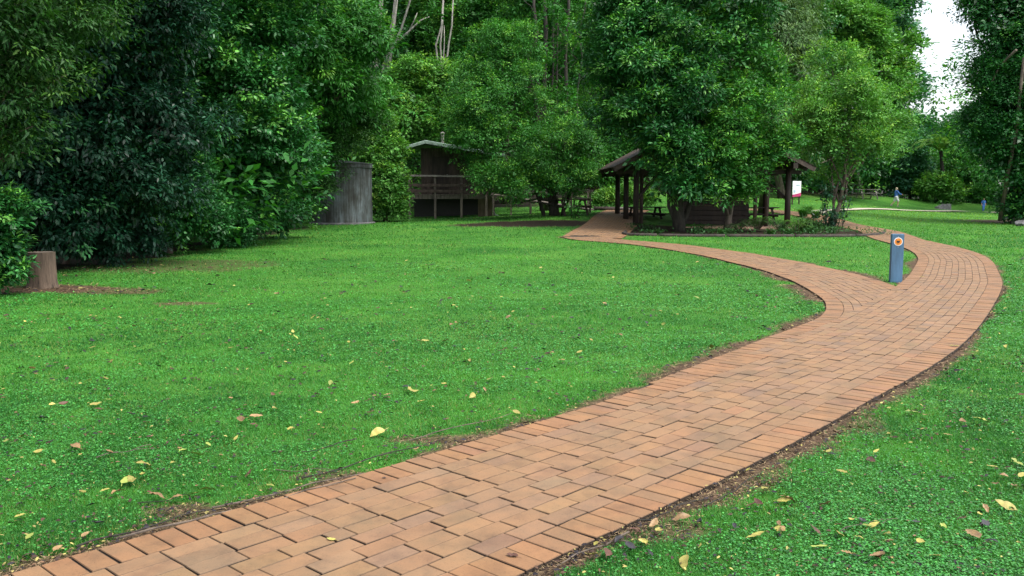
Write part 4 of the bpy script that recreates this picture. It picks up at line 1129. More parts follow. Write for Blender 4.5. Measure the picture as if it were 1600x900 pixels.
def build_tank():
    Y = 42.6; c = AT(535, 350, Y); x = float(c[0]); zb = H(x, Y); r = 46.5 * Y / F
    top = float(AT(535, 258, Y)[2])
    t = empty('water_tank', (x, Y, zb), 'round stained grey rainwater tank half hidden by hanging foliage', 'water tank')
    mb = MB(); n = 150; vs = []; fs = []
    for z in (zb - .1, top):
        for k in range(n):
            a = 2 * math.pi * k / n; rr = r + .004 * (1 if k % 2 else -1); vs.append((x + rr * math.cos(a), Y + rr * math.sin(a), z))
    for k in range(n): fs.append((k, (k + 1) % n, n + (k + 1) % n, n + k))
    mb.add(vs, fs); mb.build('tank_wall', M['tank'], t)
    mb = MB(); mb.lathe((x, Y, top - .16), [(r + .02, 0), (r + .045, .02), (r + .045, .17), (r + .02, .19)], 64); mb.build('rim_band', M['tank'], t, smooth=False)
    mb = MB(); mb.lathe((x, Y, top + .032), [(r + .06, 0), (r + .06, .03), (r * .5, .13), (.05, .19)], 64); mb.build('lid', M['tank'], t)
    mb = MB(); mb.lathe((x, Y, zb - .15), [(r + .14, 0), (r + .14, .2), (r + .08, .23)], 64); mb.build('plinth', M['stone'], t)

def build_bollard():
    x, y = G(1399, 441); zb = H(x, y)
    t = empty('trail_marker', (x, y, zb), 'blue grey timber trail marker post at the fork of the brick path', 'marker post')
    w, d, h = .2, .11, .86
    R_ = Matrix.Rotation(-.12, 3, 'Z')
    mb = MB(); mb.box((x, y, zb + h / 2 - .1), (w, d, h + .2), R_, .008); mb.build('post', M['bollard'], t)
    base_ = Vector((x, y, zb))
    for k_, zz in enumerate((h - .05, h - .23)):
        mb = MB(); c_ = base_ + R_ @ Vector((0, -d / 2 - .002, zz)); mb.ball(tuple(c_), (.007, .005, .007), 10, 6); mb.build('screw', M['grey_metal'], t)
    # emblem disc on the face towards the path
    def disc(r, off, mat, name, parent, pts=None, rx=1.0):
        mb = MB(); n = 40; base = Vector((x, y, zb + h - .135)); vs = []
        if pts is None: pts = [(r * math.cos(2 * math.pi * k / n) * rx, r * math.sin(2 * math.pi * k / n)) for k in range(n)]
        n = len(pts)
        for yy in (-d / 2 - off, -d / 2 - off + .006):
            for a, b in pts: vs.append(base + R_ @ Vector((a, yy, b)))
        fs = [tuple(range(n)), tuple(range(2 * n - 1, n - 1, -1))] + [(k, n + k, n + (k + 1) % n, (k + 1) % n) for k in range(n)]
        mb.add(vs, fs); return mb.build(name, mat, parent)
    ring = disc(.074, .006, M['white'], 'emblem_plate', t)
    disc(.062, .009, M['orange'], 'orange_disc', ring)
    mb = MB()
    disc(0, .012, M['black'], 'dark_motif', ring, [(-.03, .006), (-.012, .022), (.004, .012), (.022, .02), (.032, .006), (.018, -.004), (.022, -.026), (.004, -.016), (-.012, -.034), (-.014, -.012), (-.034, -.012)])
    o = disc(0, .012, M['black'], 'dark_speck', ring, [(-.045, .03), (-.036, .036), (-.03, .028), (-.038, .022)])

def build_stump():
    x, y = G(67, 450); z = H(x, y)
    t = empty('tree_stump', (x, y, z), 'sawn brown tree stump beside the bush at the left edge of the lawn', 'stump')
    n = 36; vs = []; fs = []; r0 = .215
    prof = [(1.22, -.08), (1.12, .02), (1.03, .10), (1.0, .3), (.985, .5), (.985, .60)]
    for s, zz in prof:
        for k in range(n):
            a = 2 * math.pi * k / n; rr = r0 * s * (1 + .035 * math.sin(a * 5 + 1) + .03 * math.sin(a * 9) + .015 * math.sin(a * 17))
            vs.append((x + rr * math.cos(a), y + rr * math.sin(a), z + zz))
    for i in range(len(prof) - 1):
        for k in range(n): fs.append((i * n + k, i * n + (k + 1) % n, (i + 1) * n + (k + 1) % n, (i + 1) * n + k))
    mb = MB(); mb.add(vs, fs); mb.build('bark', M['stump'], t, smooth=True)
    mb = MB(); mb.add([(p[0], p[1], p[2] - .006) for p in vs[-n:]], [tuple(range(n))]); mb.build('cut_face', M['stump_cut'], t)

def build_small_things():
    # garden edging logs round the bed
    pts = [(4.3, 33.6), (4.25, 32.3), (6.5, 31.6), (9.0, 31.3), (11.5, 31.5), (13.2, 32.3), (14.0, 33.4)]
    P = Path(pts, .1)
    cuts = np.linspace(.05, P.len - .05, 6)
    names = ['leftmost log of the low garden edging in front of the shelter', 'second log from the left in the low garden edging', 'middle log of the low garden edging in front of the shelter', 'fourth log from the left in the low garden edging', 'log at the right end of the garden edging beside the brick path']
    for i in range(5):
        s = np.linspace(cuts[i] + .03, cuts[i + 1] - .03, 8); g = P.ev(s, 0)
        mb = MB(); mb.tube([(a, b, H(a, b) + .035) for a, b in g], .065, 10)
        tag(mb.build('edging_log', M['wood_dark2'], None, loc=(g[0][0], g[0][1], H(*g[0])), smooth=True), names[i], 'log', 'logs edging the garden bed')
    for (px, Y, w, lab) in ((945, 47.2, 34, 'dark log lying at the foot of the bright green mound'), (976, 46.5, 26, 'short grey log below the bright green mound')):
        x = XAT(px, Y); mb = MB(); L = w * Y / F / 2; z = H(x, Y)
        mb.tube([(x - L, Y + .1, z + .08), (x, Y, z + .09), (x + L, Y - .1, z + .08)], .11, 10)
        tag(mb.build('log', M['wood_dark2'] if w > 30 else M['wood_grey'], None, loc=(x, Y, z), smooth=True), lab, 'log')
    tree('ground_cover_shrub', 'bright green mound of low shrub behind the left end of the shelter', 'shrub', (XAT(965, 49), 49),
         [lob(962, 308, 48.5, 28, 13), lob(985, 306, 48.5, 24, 15), lob(940, 316, 48.5, 18, 8), lob(1005, 310, 48.5, 20, 12)], 'bright', 420, 22, .13, .04, .2, tr=.05, part='foliage', up=.8, tip_p=.4)
    # white barrier rail
    Y = 54.0; t = empty('barrier_rail', (XAT(931, Y), Y, H(XAT(931, Y), Y)), 'pale timber barrier rail beyond the brick paving left of the shelter', 'rail')
    a = AT(929, 302, Y); b = AT(972, 299, Y)
    mb = MB(); mb.bar(a, b, .09, .11); mb.build('rail', M['wood_pale'], t)
    for px in (933, 968):
        x = XAT(px, Y); mb = MB(); mb.box((x, Y + .06, (H(x, Y) + a[2]) / 2 - .05), (.1, .1, a[2] - H(x, Y) + .1)); mb.build('post', M['wood_pale'], t)
    picnic_table(XAT(893, 42.5), 42.8, .35, 'brown picnic table beside the weeping tree trunk', M['wood_brown'])
    picnic_table(XAT(1354, 72), 72, .05, 'grey picnic table out on the far lawn', M['wood_grey'])
    # information sign
    Y = 57.0; x = XAT(1244, Y); z = H(x, Y)
    t = empty('information_sign', (x, Y, z), 'white information sign with a magenta lower band right of the shelter', 'sign')
    w = .64; zt = float(AT(1244, 283, Y)[2]); zl = float(AT(1244, 304, Y)[2])
    rot = Matrix.Rotation(.35, 3, 'Z')
    mb = MB(); mb.box((x, Y, (zt + zl) / 2), (w, .05, zt - zl), rot, .006); p = mb.build('panel', M['white'], t)
    mb = MB(); c = Vector((x, Y, 0)); f = lambda a, zz, o: tuple(c + rot @ Vector((a, o, 0)) + Vector((0, 0, zz)))
    vs = [f(-w / 2, zl - .16, q) for q in (-.034, .03)] + [f(w / 2, zl - .1, q) for q in (-.034, .03)] + [f(w / 2, zl + .12, q) for q in (-.034, .03)] + [f(-w / 2, zl - .02, q) for q in (-.034, .03)]
    mb.add(vs, [(0, 2, 4, 6), (1, 7, 5, 3), (0, 1, 3, 2), (2, 3, 5, 4), (4, 5, 7, 6), (6, 7, 1, 0)]); mb.build('lower_band', M['magenta'], t)
    mb = MB(); mb.box(f(-.17, zl + .22, -.032), (.14, .012, .16), rot); mb.build('printed_picture', M['blue_print'], p)
    mb = MB(); mb.box(f(.08, zl + .6, -.032), (.3, .012, .05), rot); mb.build('printed_heading', M['blue_print'], p)
    for s in (-.26, .26):
        q = f(s, 0, .06); mb = MB(); mb.box((q[0], q[1], (z + zt) / 2 - .1), (.07, .07, zt - z + .1)); mb.build('leg', M['wood_dark'], t)
    # grey wedge block
    x = XAT(1473, 69) ; z = H(x, 69); mb = MB(); L = .5
    vs = [(x - L, 68.7, z), (x + L, 68.6, z - .03), (x + L, 69.4, z - .03), (x - L, 69.5, z), (x - L * .7, 68.75, z + .18), (x + L, 68.65, z + .42), (x + L, 69.35, z + .42), (x - L * .7, 69.4, z + .2), (x + .1, 68.7, z + .40), (x + .1, 69.35, z + .40)]
    mb.add(vs, [(3, 2, 1, 0), (0, 1, 5, 8, 4), (1, 2, 6, 5), (2, 3, 7, 9, 6), (3, 0, 4, 7), (4, 8, 9, 7), (8, 5, 6, 9)])
    tag(mb.build('stone_block', M['stone'], None, loc=(x, 69, z)), 'low grey wedge shaped stone block on the far lawn', 'stone')
    # timber rail and stones under the right hand tree
    Y = 44.0; t = empty('log_barrier', (XAT(1592, Y), Y, H(XAT(1592, Y), Y)), 'grey timber barrier at the foot of the big right hand tree', 'barrier')
    a = AT(1582, 341, Y); b = AT(1625, 343, Y); mb = MB(); mb.tube([a, b], .06, 9); mb.build('rail', M['wood_grey'], t, smooth=True)
    for px in (1586, 1618):
        x = XAT(px, Y); mb = MB(); mb.tube([(x, Y + .1, -.1), (x, Y + .1, a[2] + .05)], .06, 9); mb.build('post', M['wood_grey'], t, smooth=True)
    for i, (px, py, r, lab) in enumerate(((1583, 350, .2, 'small grey stone under the right hand timber barrier'), (1596, 354, .28, 'larger pale stone below the right hand timber barrier'), (1574, 345, .14, 'smallest dark stone left of the right hand timber barrier'))):
        x, y = G(px, py); mb = MB(); mb.ball((x, y, H(x, y) + r * .3), (r, r * .8, r * .6), 14, 9)
        mb.v = [(p[0] + .2 * r * math.sin(p[2] * 23 + i), p[1] + .2 * r * math.sin(p[0] * 19), p[2] + .15 * r * math.sin(p[1] * 21 + p[0] * 9)) for p in mb.v]
        tag(mb.build('stone', M['stone'], None, loc=(x, y, H(x, y)), smooth=False), lab, 'stone')
    # plants round the shelter
    fern(XAT(1185, 34.2), 34.2, 'broad fern in front of the counter at the right half of the bed', 18, .85, .55, (.05, .13, .03))
    fern(XAT(1245, 33.6), 33.6, 'small pale green fern at the right end of the garden bed', 14, .6, .45, (.08, .22, .03))
    fern(XAT(1155, 33.6), 33.6, 'dark low fern left of the broad fern in the garden bed', 14, .55, .35, (.035, .10, .025))
    for px, Y, L, n, lab in ((1258, 34.6, .95, 110, 'large dark strap leaved plant beside the right hand shelter post'), (1222, 34.4, .6, 70, 'strap leaved plant just left of the right hand shelter post'), (1278, 35.2, .7, 80, 'strap leaved plant between shelter post and leaning trunk'), (1010, 34.2, .4, 50, 'low strap leaved tuft at the left end of the garden bed'), (1090, 33.2, .4, 60, 'low strap leaved tuft at the middle of the garden bed')):
        strap_plant(XAT(px, Y), Y, lab, n, L, (.028, .07, .022))
    for px, Y, L, n, lab in ((1130, 33.0, .35, 70, 'low tuft in front of the barbecue counter, left of the dark low fern'), (1060, 34.9, .45, 80, 'tuft of leaves right of the dark tree trunk in the bed'), (1205, 32.9, .32, 70, 'low tuft at the front edge of the bed below the broad fern'),
                             (1232, 32.8, .35, 80, 'low tuft in front of the small pale green fern'), (1300, 33.6, .4, 90, 'low tuft at the right tip of the garden bed'), (1030, 33.2, .3, 60, 'low dark tuft left of the dark tree trunk in the bed'), (1270, 33.4, .45, 100, 'thick low tuft between the pale fern and the right tip of the bed')):
        strap_plant(XAT(px, Y), Y, lab, n, L, (.03, .10, .02), None, .3)
    for px, Y, L, n, lab, c in ((1262, 46.5, .75, 160, 'bright grassy clump beside the paved path right of the shelter', (.06, .2, .03)), (1275, 43.5, .65, 150, 'bright grassy tuft nearest the bend of the paved path', (.05, .17, .03)), (1256, 44.5, .7, 150, 'bright grassy clump just right of the shelter post', (.05, .18, .03))):
        strap_plant(XAT(px, Y), Y, lab, n * 2, L, c, None, .3)
    n = 5200; x = RNG.uniform(4.5, 13.9, n); y = RNG.uniform(32.1, 36.6, n); k = RNG.random(n) < sstep(.42, .6, fbm(x * .8, y * .8, 91, 3)); x = x[k]; y = y[k]; n = len(x)
    V = leaf_faces(np.stack([x, y, hgt(x, y) + RNG.uniform(.02, .22, n)], 1), rdir(n) * np.array((1, 1, .5)), unit(rdir(n) * .5 + np.array((0, 0, 1.))), RNG.uniform(.06, .13, n), RNG.uniform(.03, .06, n), 6, .1)
    tag(np_mesh('ground_cover', V, 6, M['leaf'], None, np.array((.025, .085, .022)) * RNG.uniform(.6, 1.6, (n, 1))), kind='stuff')
    sapling(1290, 36.4, 2.1, 'thin dark leaved sapling standing left of the leaning trunk', 4, .2)
    sapling(1316, 36.8, 1.9, 'slender sapling standing right of the leaning trunk', 3, .18)
    sapling(1302, 35.8, .9, 'low dark bushy sapling at the foot of the leaning trunk', 9, .15)
    sapling(902, 40.5, .9, 'low leafy seedling beside the brown picnic table', 5, .14, 'fresh')

# ------------------------------------------------------------------ people
def caps(mb, a, b, ra, rb, n=10):
    a = Vector(a); b = Vector(b); d = (b - a).normalized()
    pts = [a - d * ra * .9, a - d * ra * .55, a, b, b + d * rb * .55, b + d * rb * .9]
    mb.tube(pts, [ra * .4, ra * .83, ra, rb, rb * .83, rb * .4], n)
def person(loc, Hh, face, pose, top_mat, bottom_mat, hair_mat, label, long_hair):
    """figure built in a 1.0-tall frame facing -Y, then scaled and turned"""
    t = empty('person', loc, label, 'person')
    S = Hh; yaw = Matrix.Rotation(face, 4, 'Z')
    def fin(mb, name, mat, vox):
        mb.v = [tuple(yaw @ (Vector(p) * S)) for p in mb.v]
        me = bpy.data.meshes.new(name); me.from_pydata(mb.v, [], mb.f); me.materials.append(mat)
        o = bpy.data.objects.new(name, me); COL.objects.link(o); o.parent = t
        r = o.modifiers.new('skin', 'REMESH'); r.mode = 'VOXEL'; r.voxel_size = vox; r.use_smooth_shade = True
        return o
    J = pose
    b = MB()
    b.ball((J['head'][0], J['head'][1], J['head'][2]), (.047, .055, .065), 16, 12)
    hx, hy, hz = J['head']; fd = J.get('look', (0, -1))
    sx, sy = -fd[1], fd[0]
    b.ball((hx + fd[0] * .05, hy + fd[1] * .05, hz - .008), (.012, .012, .016), 8, 6)            # nose
    b.ball((hx + fd[0] * .042, hy + fd[1] * .042, hz - .034), (.018, .018, .008), 8, 6)          # mouth
    for s in (-1, 1):
        b.ball((hx + s * sx * .047, hy + s * sy * .047, hz - .005), (.009, .012, .018), 8, 6)    # ears
        b.ball((hx + fd[0] * .047 + s * sx * .018, hy + fd[1] * .047 + s * sy * .018, hz + .006), (.009, .009, .006), 8, 6)
    caps(b, J['neck'], J['head'], .03, .03)
    caps(b, J['chest'], J['pelvis'], .085, .08); caps(b, J['shoulder'][0], J['shoulder'][1], .045, .045)
    for s in (0, 1):
        caps(b, J['shoulder'][s], J['elbow'][s], .036, .028); caps(b, J['elbow'][s], J['wrist'][s], .027, .018)
        w = Vector(J['wrist'][s]); d = (w - Vector(J['elbow'][s])).normalized(); side = d.cross(Vector((0, 0, 1))).normalized(); up = side.cross(d)
        caps(b, w, w + d * .035, .018, .022)
        for q, ln in zip((-1.5, -.5, .5, 1.5), (.034, .042, .045, .038)):
            r0 = w + d * .045 + side * q * .011; r1 = r0 + d * ln * .6; caps(b, r0, r1, .0065, .006, 6); caps(b, r1, r1 + (d * .8 - up * .6) * ln * .5, .006, .005, 6)
        caps(b, w + d * .018 + side * .02, w + d * .04 + side * .042, .008, .006, 6)
        caps(b, J['hip'][s], J['knee'][s], .055, .036); caps(b, J['knee'][s], J['ankle'][s], .036, .022)
    fin(b, 'body', M['skin'], .011)
    c = MB(); caps(c, Vector(J['chest']) + Vector((0, 0, .05)), Vector(J['pelvis']) + Vector((0, 0, .0)), .098, .096); caps(c, J['shoulder'][0], J['shoulder'][1], .056, .056)
    for s in (0, 1):
        e = Vector(J['shoulder'][s]).lerp(Vector(J['elbow'][s]), J.get('sleeve', .7)); caps(c, J['shoulder'][s], e, .05, .043)
        if J.get('sleeve', .7) >= 1: caps(c, J['elbow'][s], Vector(J['elbow'][s]).lerp(Vector(J['wrist'][s]), .75), .04, .032)
    fin(c, 'shirt', top_mat, .012)
    c = MB()
    for s in (0, 1):
        caps(c, J['hip'][s], Vector(J['hip'][s]).lerp(Vector(J['knee'][s]), J.get('shorts', .85)), .076, .066)
        if J.get('long'): caps(c, J['knee'][s], Vector(J['knee'][s]).lerp(Vector(J['ankle'][s]), .8), .052, .042)
    caps(c, J['hip'][0], J['hip'][1], .085, .085); fin(c, 'shorts' if not J.get('long') else 'trousers', bottom_mat, .012)
    h = MB(); h.ball((hx - fd[0] * .012, hy - fd[1] * .012, hz + .018), (.056, .06, .06), 16, 12)
    if long_hair: h.ball((hx - fd[0] * .04, hy - fd[1] * .04, hz - .035), (.045, .04, .07), 12, 10)
    fin(h, 'hair', hair_mat, .01)
    for s in (0, 1):
        k = MB(); a = Vector(J['ankle'][s]); fo = Vector(J.get('toe', (0, -1, 0)))
        caps(k, a + Vector((0, 0, -.012)) - fo * .02, a + fo * .075 + Vector((0, 0, -.018)), .026, .02); fin(k, 'shoe', M['shoe'], .009)
    return t
def build_people():
    x, y = XAT(1400, 66), 66.0
    pose = dict(head=(.0, -.015, .93), neck=(0, .0, .85), chest=(0, .005, .72), pelvis=(0, .01, .53), shoulder=((-.10, 0, .80), (.10, 0, .80)),
                elbow=((-.12, -.10, .68), (.12, -.12, .69)), wrist=((-.09, -.25, .63), (.08, -.27, .64)), hip=((-.05, .01, .50), (.05, .01, .50)),
                knee=((-.055, -.09, .28), (.055, .06, .28)), ankle=((-.055, -.06, .04), (.055, .24, .09)), sleeve=1, shorts=.8)
    person((x, y, H(x, y)), 1.42, R(90), pose, M['cloth_blue'], M['cloth_white'], M['hair_fair'], 'fair haired person in blue top and white shorts striding with arms held out', True)
    x, y = XAT(1537, 68), 68.0
    pose = dict(head=(0, 0, .90), neck=(0, .005, .81), chest=(0, .005, .69), pelvis=(0, .01, .50), shoulder=((-.105, 0, .76), (.105, 0, .76)),
                elbow=((-.155, .01, .62), (.155, .01, .62)), wrist=((-.15, -.04, .49), (.15, -.04, .49)), hip=((-.05, .01, .47), (.05, .01, .47)),
                knee=((-.055, -.05, .26), (.055, .02, .26)), ankle=((-.055, -.03, .04), (.055, .08, .05)), sleeve=.8, shorts=.6, long=True, look=(0, 1), toe=(0, 1, 0))
    person((x, y, H(x, y) + .05), 1.0, R(0), pose, M['cloth_blue2'], M['cloth_blue'], M['hair_brown'], 'small child in blue walking on the pale path', False)

# ------------------------------------------------------------------ fallen leaves and twigs
def leaf_template(seed):
    r = np.random.default_rng(seed); n = 9; vs = []; fs = []
    curl = r.uniform(-.9, .9); bend = r.uniform(-.5, .5); fold = r.uniform(.1, .6)
    for i in range(n):
        t = i / (n - 1); w = .23 * math.sin(math.pi * t ** .8) ** .8 if 0 < t < 1 else .006
        w *= 1 + .08 * r.normal()
        cx = bend * .25 * math.sin(t * math.pi); z = .10 + curl * .22 * (t - .5) ** 2 * 2 + .05 * r.normal() * .4
        for s in (-1, -.5, 0, .5, 1):
            vs.append((cx + s * w, t - .5, max(.02, z + fold * abs(s) * w * (.8 + .3 * r.normal()))))
    for i in range(n - 1):
        for k in range(4): a = i * 5 + k; fs.append((a, a + 1, a + 6, a + 5))
    b = len(vs)     # stalk
    for q, tt in enumerate((-.5, -.62, -.74)):
        for s in (-1, 1): vs.append((.012 * s + .02 * q, tt, .08 - .02 * q))
    fs += [(b, b + 1, b + 3, b + 2), (b + 2, b + 3, b + 5, b + 4)]
    return vs, fs
def litter_mat(name, c, c2):
    m, nt, b, out = new_mat(name)
    oi = nt.nodes.new('ShaderNodeObjectInfo'); n = noise_node(nt, 6, 4, .7)
    r = ramp(nt, n.outputs[0], [(.32, c2), (.55, c), (.8, tuple(min(1, k * 1.25) for k in c))])
    hs = nt.nodes.new('ShaderNodeHueSaturation'); mr = nt.nodes.new('ShaderNodeMapRange'); mr.inputs[3].default_value = .65; mr.inputs[4].default_value = 1.2
    nt.links.new(oi.outputs['Random'], mr.inputs[0]); nt.links.new(mr.outputs[0], hs.inputs['Value']); nt.links.new(r.outputs[0], hs.inputs['Color'])
    nt.links.new(hs.outputs[0], b.inputs['Base Color']); b.inputs['Roughness'].default_value = .55
    return m
def build_litter():
    mats = {'yellow': litter_mat('yellow_dead_leaf', (.36, .33, .075), (.27, .20, .05)), 'green': litter_mat('pale_green_leaf', (.24, .31, .06), (.32, .30, .06)),
            'tan': litter_mat('tan_dead_leaf', (.29, .18, .075), (.15, .085, .04)), 'brown': litter_mat('brown_dead_leaf', (.12, .05, .03), (.05, .025, .018)),
            'dark': litter_mat('blackened_leaf', (.030, .026, .030), (.012, .011, .014))}
    meshes = {}
    for cn, m in mats.items():
        for s in range(6):
            vs, fs = leaf_template(s * 7 + len(cn)); me = bpy.data.meshes.new('fallen_leaf'); me.from_pydata(vs, [], fs); me.materials.append(m)
            me.polygons.foreach_set('use_smooth', [True] * len(fs)); meshes[cn, s] = me
    Yl = [(145, 548), (138, 600), (165, 597), (150, 638), (172, 687), (118, 705), (35, 690), (225, 733), (285, 712), (305, 718), (165, 775), (205, 760), (222, 750), (400, 658), (455, 676), (245, 785), (275, 787), (305, 780), (590, 683),
          (660, 634), (738, 625), (742, 630), (768, 600), (878, 572), (735, 572), (545, 540), (705, 512), (490, 500), (390, 480), (560, 415), (175, 570), (100, 495), (640, 615), (845, 600), (195, 760), (8, 697), (645, 617), (695, 540), (325, 775),
          (1315, 747), (1065, 820), (1375, 880), (1290, 800), (1205, 770), (1295, 715), (1365, 832), (1385, 845), (1590, 735), (1570, 545), (1425, 655), (1440, 645), (1505, 670), (1532, 668), (1480, 690), (1230, 790), (1310, 845),
          (1280, 867), (1072, 890), (1180, 848), (1520, 850), (1550, 740), (1020, 828), (1195, 775), (1225, 790), (1490, 545), (1570, 800), (1440, 858), (1370, 882), (1440, 435), (1575, 387)]
    used = []
    def region(px, py, x, y, e, s):
        if e < 0: return 'path'
        return 'right' if s < 0 else ('left' if y < 9 else 'far')
    items = [(px, py, RNG.choice(['yellow', 'yellow', 'green', 'yellow', 'tan']), 1.0) for px, py in Yl]
    items += [(518, 851, 'yellow', .6), (700, 640, 'tan', .3)]
    while len(items) < 150:
        px = RNG.uniform(0, 1250) if RNG.random() < .75 else RNG.uniform(1150, 1600); py = 440 + 430 * RNG.random()
        x, y = G(px, py); e, s = edge_dist(np.array([x]), np.array([y]))
        if e[0] > .05: items.append((px, py, RNG.choice(['yellow', 'yellow', 'green', 'tan']), RNG.uniform(.5, .9)))
    while len(items) < 300:
        px = RNG.uniform(0, 1600); py = 410 + 485 * RNG.random() ** .8
        x, y = G(px, py); e, s = edge_dist(np.array([x]), np.array([y]))
        if e[0] < .03 and RNG.random() < .985: continue
        items.append((px, py, RNG.choice(['dark', 'dark', 'brown', 'brown', 'dark', 'tan', 'yellow']), RNG.uniform(.45, .95)))
    desc = {'yellow': 'yellow', 'green': 'pale yellowish green', 'tan': 'tan', 'brown': 'dark brown', 'dark': 'blackened'}
    place = {'path': ('on the brick path', 'on the path'), 'right': ('on the grass right of the brick path', 'on the right lawn'), 'left': ('on the near grass left of the brick path', 'on the near left lawn'), 'far': ('on the far half of the round left lawn', 'on the far left lawn')}
    for px, py, cn, sc in items:
        x, y = G(px, py); e, s = edge_dist(np.array([x]), np.array([y])); rg = region(px, py, x, y, e[0], s[0])
        o = bpy.data.objects.new('fallen_leaf', meshes[cn, int(RNG.integers(6))]); COL.objects.link(o)
        L = RNG.uniform(.05, .10) * sc * (1 + .02 * y)
        if cn in ('dark', 'brown'): L *= .9
        z = H(x, y) + (.024 if rg == 'path' else .032)
        o.location = (x, y, z); o.scale = (L * RNG.uniform(.8, 1.2), L, L)
        o.rotation_euler = (RNG.normal(0, .25), RNG.normal(0, .3), RNG.uniform(0, 6.28)) if rg != 'path' else (0, 0, 1.2)
        tag(o, f'{desc[cn]} fallen leaf lying {place[rg][0]}', 'leaf', f'{desc[cn]} fallen leaves {place[rg][1]}')
    # the countless small scraps
    N = 22000; px = RNG.uniform(-100, 1700, N); py = 395 + 520 * RNG.random(N) ** .75
    xy = np.array([G(a, b) for a, b in zip(px, py)]); x, y = xy[:, 0], xy[:, 1]
    d, hum_shade, e = soil(x, y); k = (e > .01) & ((RNG.random(N) < .24 + .45 * d + .22 * (e < .22))); x = x[k]; y = y[k]; n = len(x)
    az = RNG.uniform(0, 6.28, n); dist = np.hypot(x, y)
    grp = RNG.random(n) < .14; rpt = np.where(grp, 4, 1); x = np.repeat(x, rpt); y = np.repeat(y, rpt); gg = np.repeat(grp, rpt); dist = np.repeat(dist, rpt)
    x = x + gg * RNG.normal(0, .035, len(x)); y = y + gg * RNG.normal(0, .035, len(x)); n = len(x); az = RNG.uniform(0, 6.28, n)
    e2, _s = edge_dist(x, y); k = (e2 > .01); x = x[k]; y = y[k]; gg = gg[k]; dist = dist[k]; az = az[k]; n = len(x)
    ci = RNG.choice(5, n, p=[.25, .22, .15, .10, .28]); pal = np.array([(.05, .028, .02), (.022, .018, .022), (.16, .09, .05), (.09, .05, .03), (.34, .29, .09)])
    ci = np.where(gg & (ci == 4), 1, ci)
    c = pal[ci] * RNG.uniform(.6, 1.3, (n, 1))
    L = np.maximum(.018, .0036 * dist) * RNG.uniform(.4, 1.5, n) * np.where(ci < 2, 1.35, 1)
    V = leaf_faces(np.stack([x, y, hgt(x, y) + RNG.uniform(.012, .036, n)], 1), np.stack([np.cos(az), np.sin(az), RNG.normal(0, .2, n)], 1), np.stack([RNG.normal(0, .4, n), RNG.normal(0, .4, n), np.ones(n)], 1), L, L * .45, 6, .2)
    tag(np_mesh('leaf_litter', V, 6, attr_mat('leaf_scraps', .7), None, c), kind='stuff')
    # dead grass and fine debris on the soil margins
    N = 130000; px = RNG.uniform(-100, 1700, N); py = 420 + 490 * RNG.random(N)
    u = (px - 800) / F; v = (450 - py) / F; t = -CAMH / (-math.sin(TH) + v * math.cos(TH)); x = u * t; y = (math.cos(TH) + v * math.sin(TH)) * t
    d, hum_shade, e = soil(x, y); k = (e > -.01) & (RNG.random(N) < d * .95); x = x[k]; y = y[k]; n = len(x); az = RNG.uniform(0, 6.28, n); dist = np.hypot(x, y)
    L = np.maximum(.035, .005 * dist) * RNG.uniform(.5, 1.5, n)
    V = leaf_faces(np.stack([x, y, hgt(x, y) + RNG.uniform(.002, .012, n)], 1), np.stack([np.cos(az), np.sin(az), RNG.normal(.05, .2, n)], 1), np.stack([RNG.normal(0, .3, n), RNG.normal(0, .3, n), np.ones(n)], 1), L, np.maximum(.003, .0009 * dist), 4, .1)
    c = np.array((.28, .20, .11)) * RNG.uniform(.2, 1.3, (n, 1))
    tag(np_mesh('dry_grass', V, 4, attr_mat('dry_grass_straw', .8), None, c), kind='stuff')
    # twigs
    tw = [((185, 850), (560, 752), .006), ((120, 862), (330, 800), .005), ((330, 800), (570, 742), .005), ((470, 752), (690, 690), .005), ((640, 690), (800, 650), .004), ((560, 688), (470, 712), .004), ((150, 720), (235, 700), .004), ((215, 795), (300, 778), .003),
          ((980, 840), (870, 890), .005), ((1000, 822), (1110, 780), .004), ((950, 850), (1005, 862), .004), ((1390, 735), (1440, 780), .003), ((1310, 835), (1400, 818), .003), ((1100, 800), (1190, 745), .004), ((430, 740), (520, 738), .003)]
    for i, (a, b, r) in enumerate(tw):
        A = G(*a); B = G(*b); mb = MB(); n = 9; pts = []
        for q in range(n):
            f = q / (n - 1); x = A[0] + (B[0] - A[0]) * f + RNG.normal(0, .008); y = A[1] + (B[1] - A[1]) * f + RNG.normal(0, .008)
            pts.append((x, y, H(x, y) + .024 + .008 * math.sin(f * 9 + i)))
        mb.tube(pts, list(np.linspace(r, r * .5, n)), 6)
        if i % 3 == 0: mb.tube([pts[4], (pts[4][0] + .08, pts[4][1] + .06, pts[4][2] + .004), (pts[4][0] + .17, pts[4][1] + .08, pts[4][2])], [r * .6, r * .5, r * .3], 5)
        side = 'left' if i < 8 or i == 14 else 'right'
        tag(mb.build('twig', M['bark_dark'] if i % 2 else M['bark'], None, loc=(pts[0][0], pts[0][1], H(pts[0][0], pts[0][1]))), f'thin dry twig lying in the grass along the {side} edge of the brick path', 'twig', f'twigs along the {side} path edge')

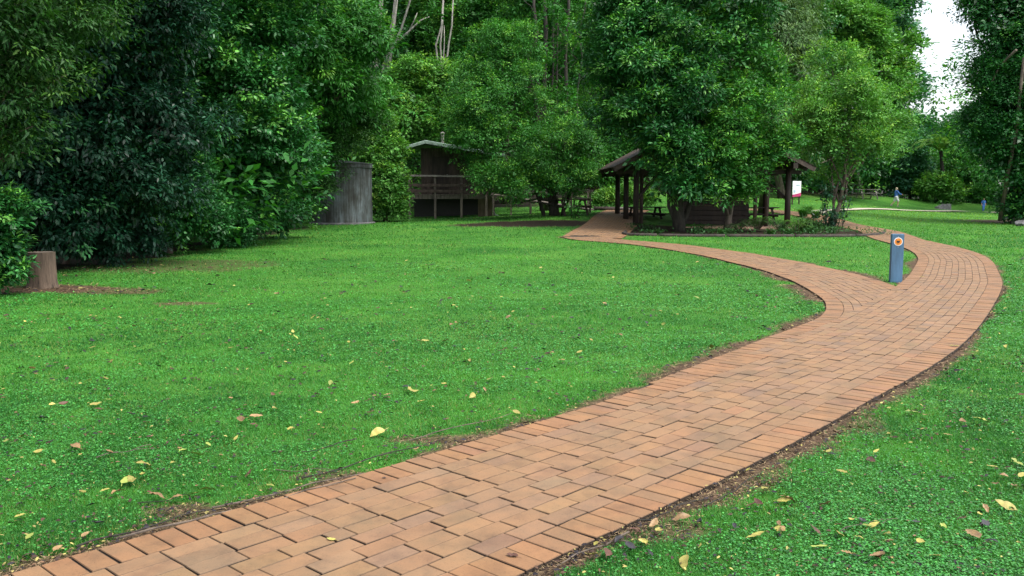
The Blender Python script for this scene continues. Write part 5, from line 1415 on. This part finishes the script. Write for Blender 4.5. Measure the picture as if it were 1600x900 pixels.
# ------------------------------------------------------------------ light, sky, camera
def build_world():
    w = bpy.data.worlds.new('World'); scene.world = w; w.use_nodes = True
    nt = w.node_tree; bg = nt.nodes['Background']
    sky = nt.nodes.new('ShaderNodeTexSky'); sky.sky_type = 'NISHITA'; sky.sun_disc = False
    sky.sun_elevation = R(SUN_EL); sky.sun_rotation = R(SUN_AZ); sky.air_density = 1.0; sky.dust_density = 3.0; sky.altitude = 200
    hs = nt.nodes.new('ShaderNodeHueSaturation'); hs.inputs['Saturation'].default_value = .38
    nt.links.new(sky.outputs[0], hs.inputs['Color']); nt.links.new(hs.outputs[0], bg.inputs[0])
    bg.inputs[1].default_value = SKY
    l = bpy.data.lights.new('sun', 'SUN'); l.energy = SUN; l.angle = R(25); l.color = (1, .96, .9)
    o = bpy.data.objects.new('sun', l); COL.objects.link(o)
    el, az = R(SUN_EL), R(SUN_AZ)
    d = Vector((math.sin(az) * math.cos(el), math.cos(az) * math.cos(el), math.sin(el)))
    o.rotation_euler = d.to_track_quat('Z', 'Y').to_euler(); o.location = d * 60
def build_camera():
    c = bpy.data.cameras.new('camera'); c.sensor_width = 36; c.lens = 36 * F / 1600; c.clip_end = 3000; c.clip_start = .05
    o = bpy.data.objects.new('camera', c); COL.objects.link(o)
    o.location = (0, 0, CAMH); o.rotation_euler = (math.pi / 2 - TH, 0, 0)
    scene.camera = o
SUN_EL, SUN_AZ, SUN, SKY, EXPO = 60, 125, 1.5, .15, 1.3
M['paving'] = plain('shelter_paving', (.30, .19, .13), .8, .25, 6, .2)
M['black_stone'] = plain('dark_stone_top', (.03, .03, .03), .5, .2, 6, .05)
M['wood_grey2'] = plain('grey_brown_timber', (.13, .11, .09), .85, .35, 8, .3, (1, 1, .3))
M['wood_base'] = plain('light_brown_boards', (.19, .13, .10), .85, .25, 8, .3, (1, 1, .2))
M['wood_dark2'] = plain('dark_weathered_log', (.042, .032, .026), .9, .4, 7, .5)

build_world(); build_camera()
build_paths(); build_ground(); build_lawn()
build_trees(); build_shelter(); build_hut(); build_tank(); build_bollard(); build_stump(); build_small_things(); build_people(); build_litter()
vs = scene.view_settings
vs.view_transform = 'Standard'; vs.look = 'None'; vs.exposure = EXPO; vs.gamma = 1.0; vs.use_curve_mapping = False
cy = scene.cycles
cy.max_bounces = 5; cy.diffuse_bounces = 2; cy.glossy_bounces = 2; cy.transmission_bounces = 3; cy.transparent_max_bounces = 4
cy.use_denoising = True
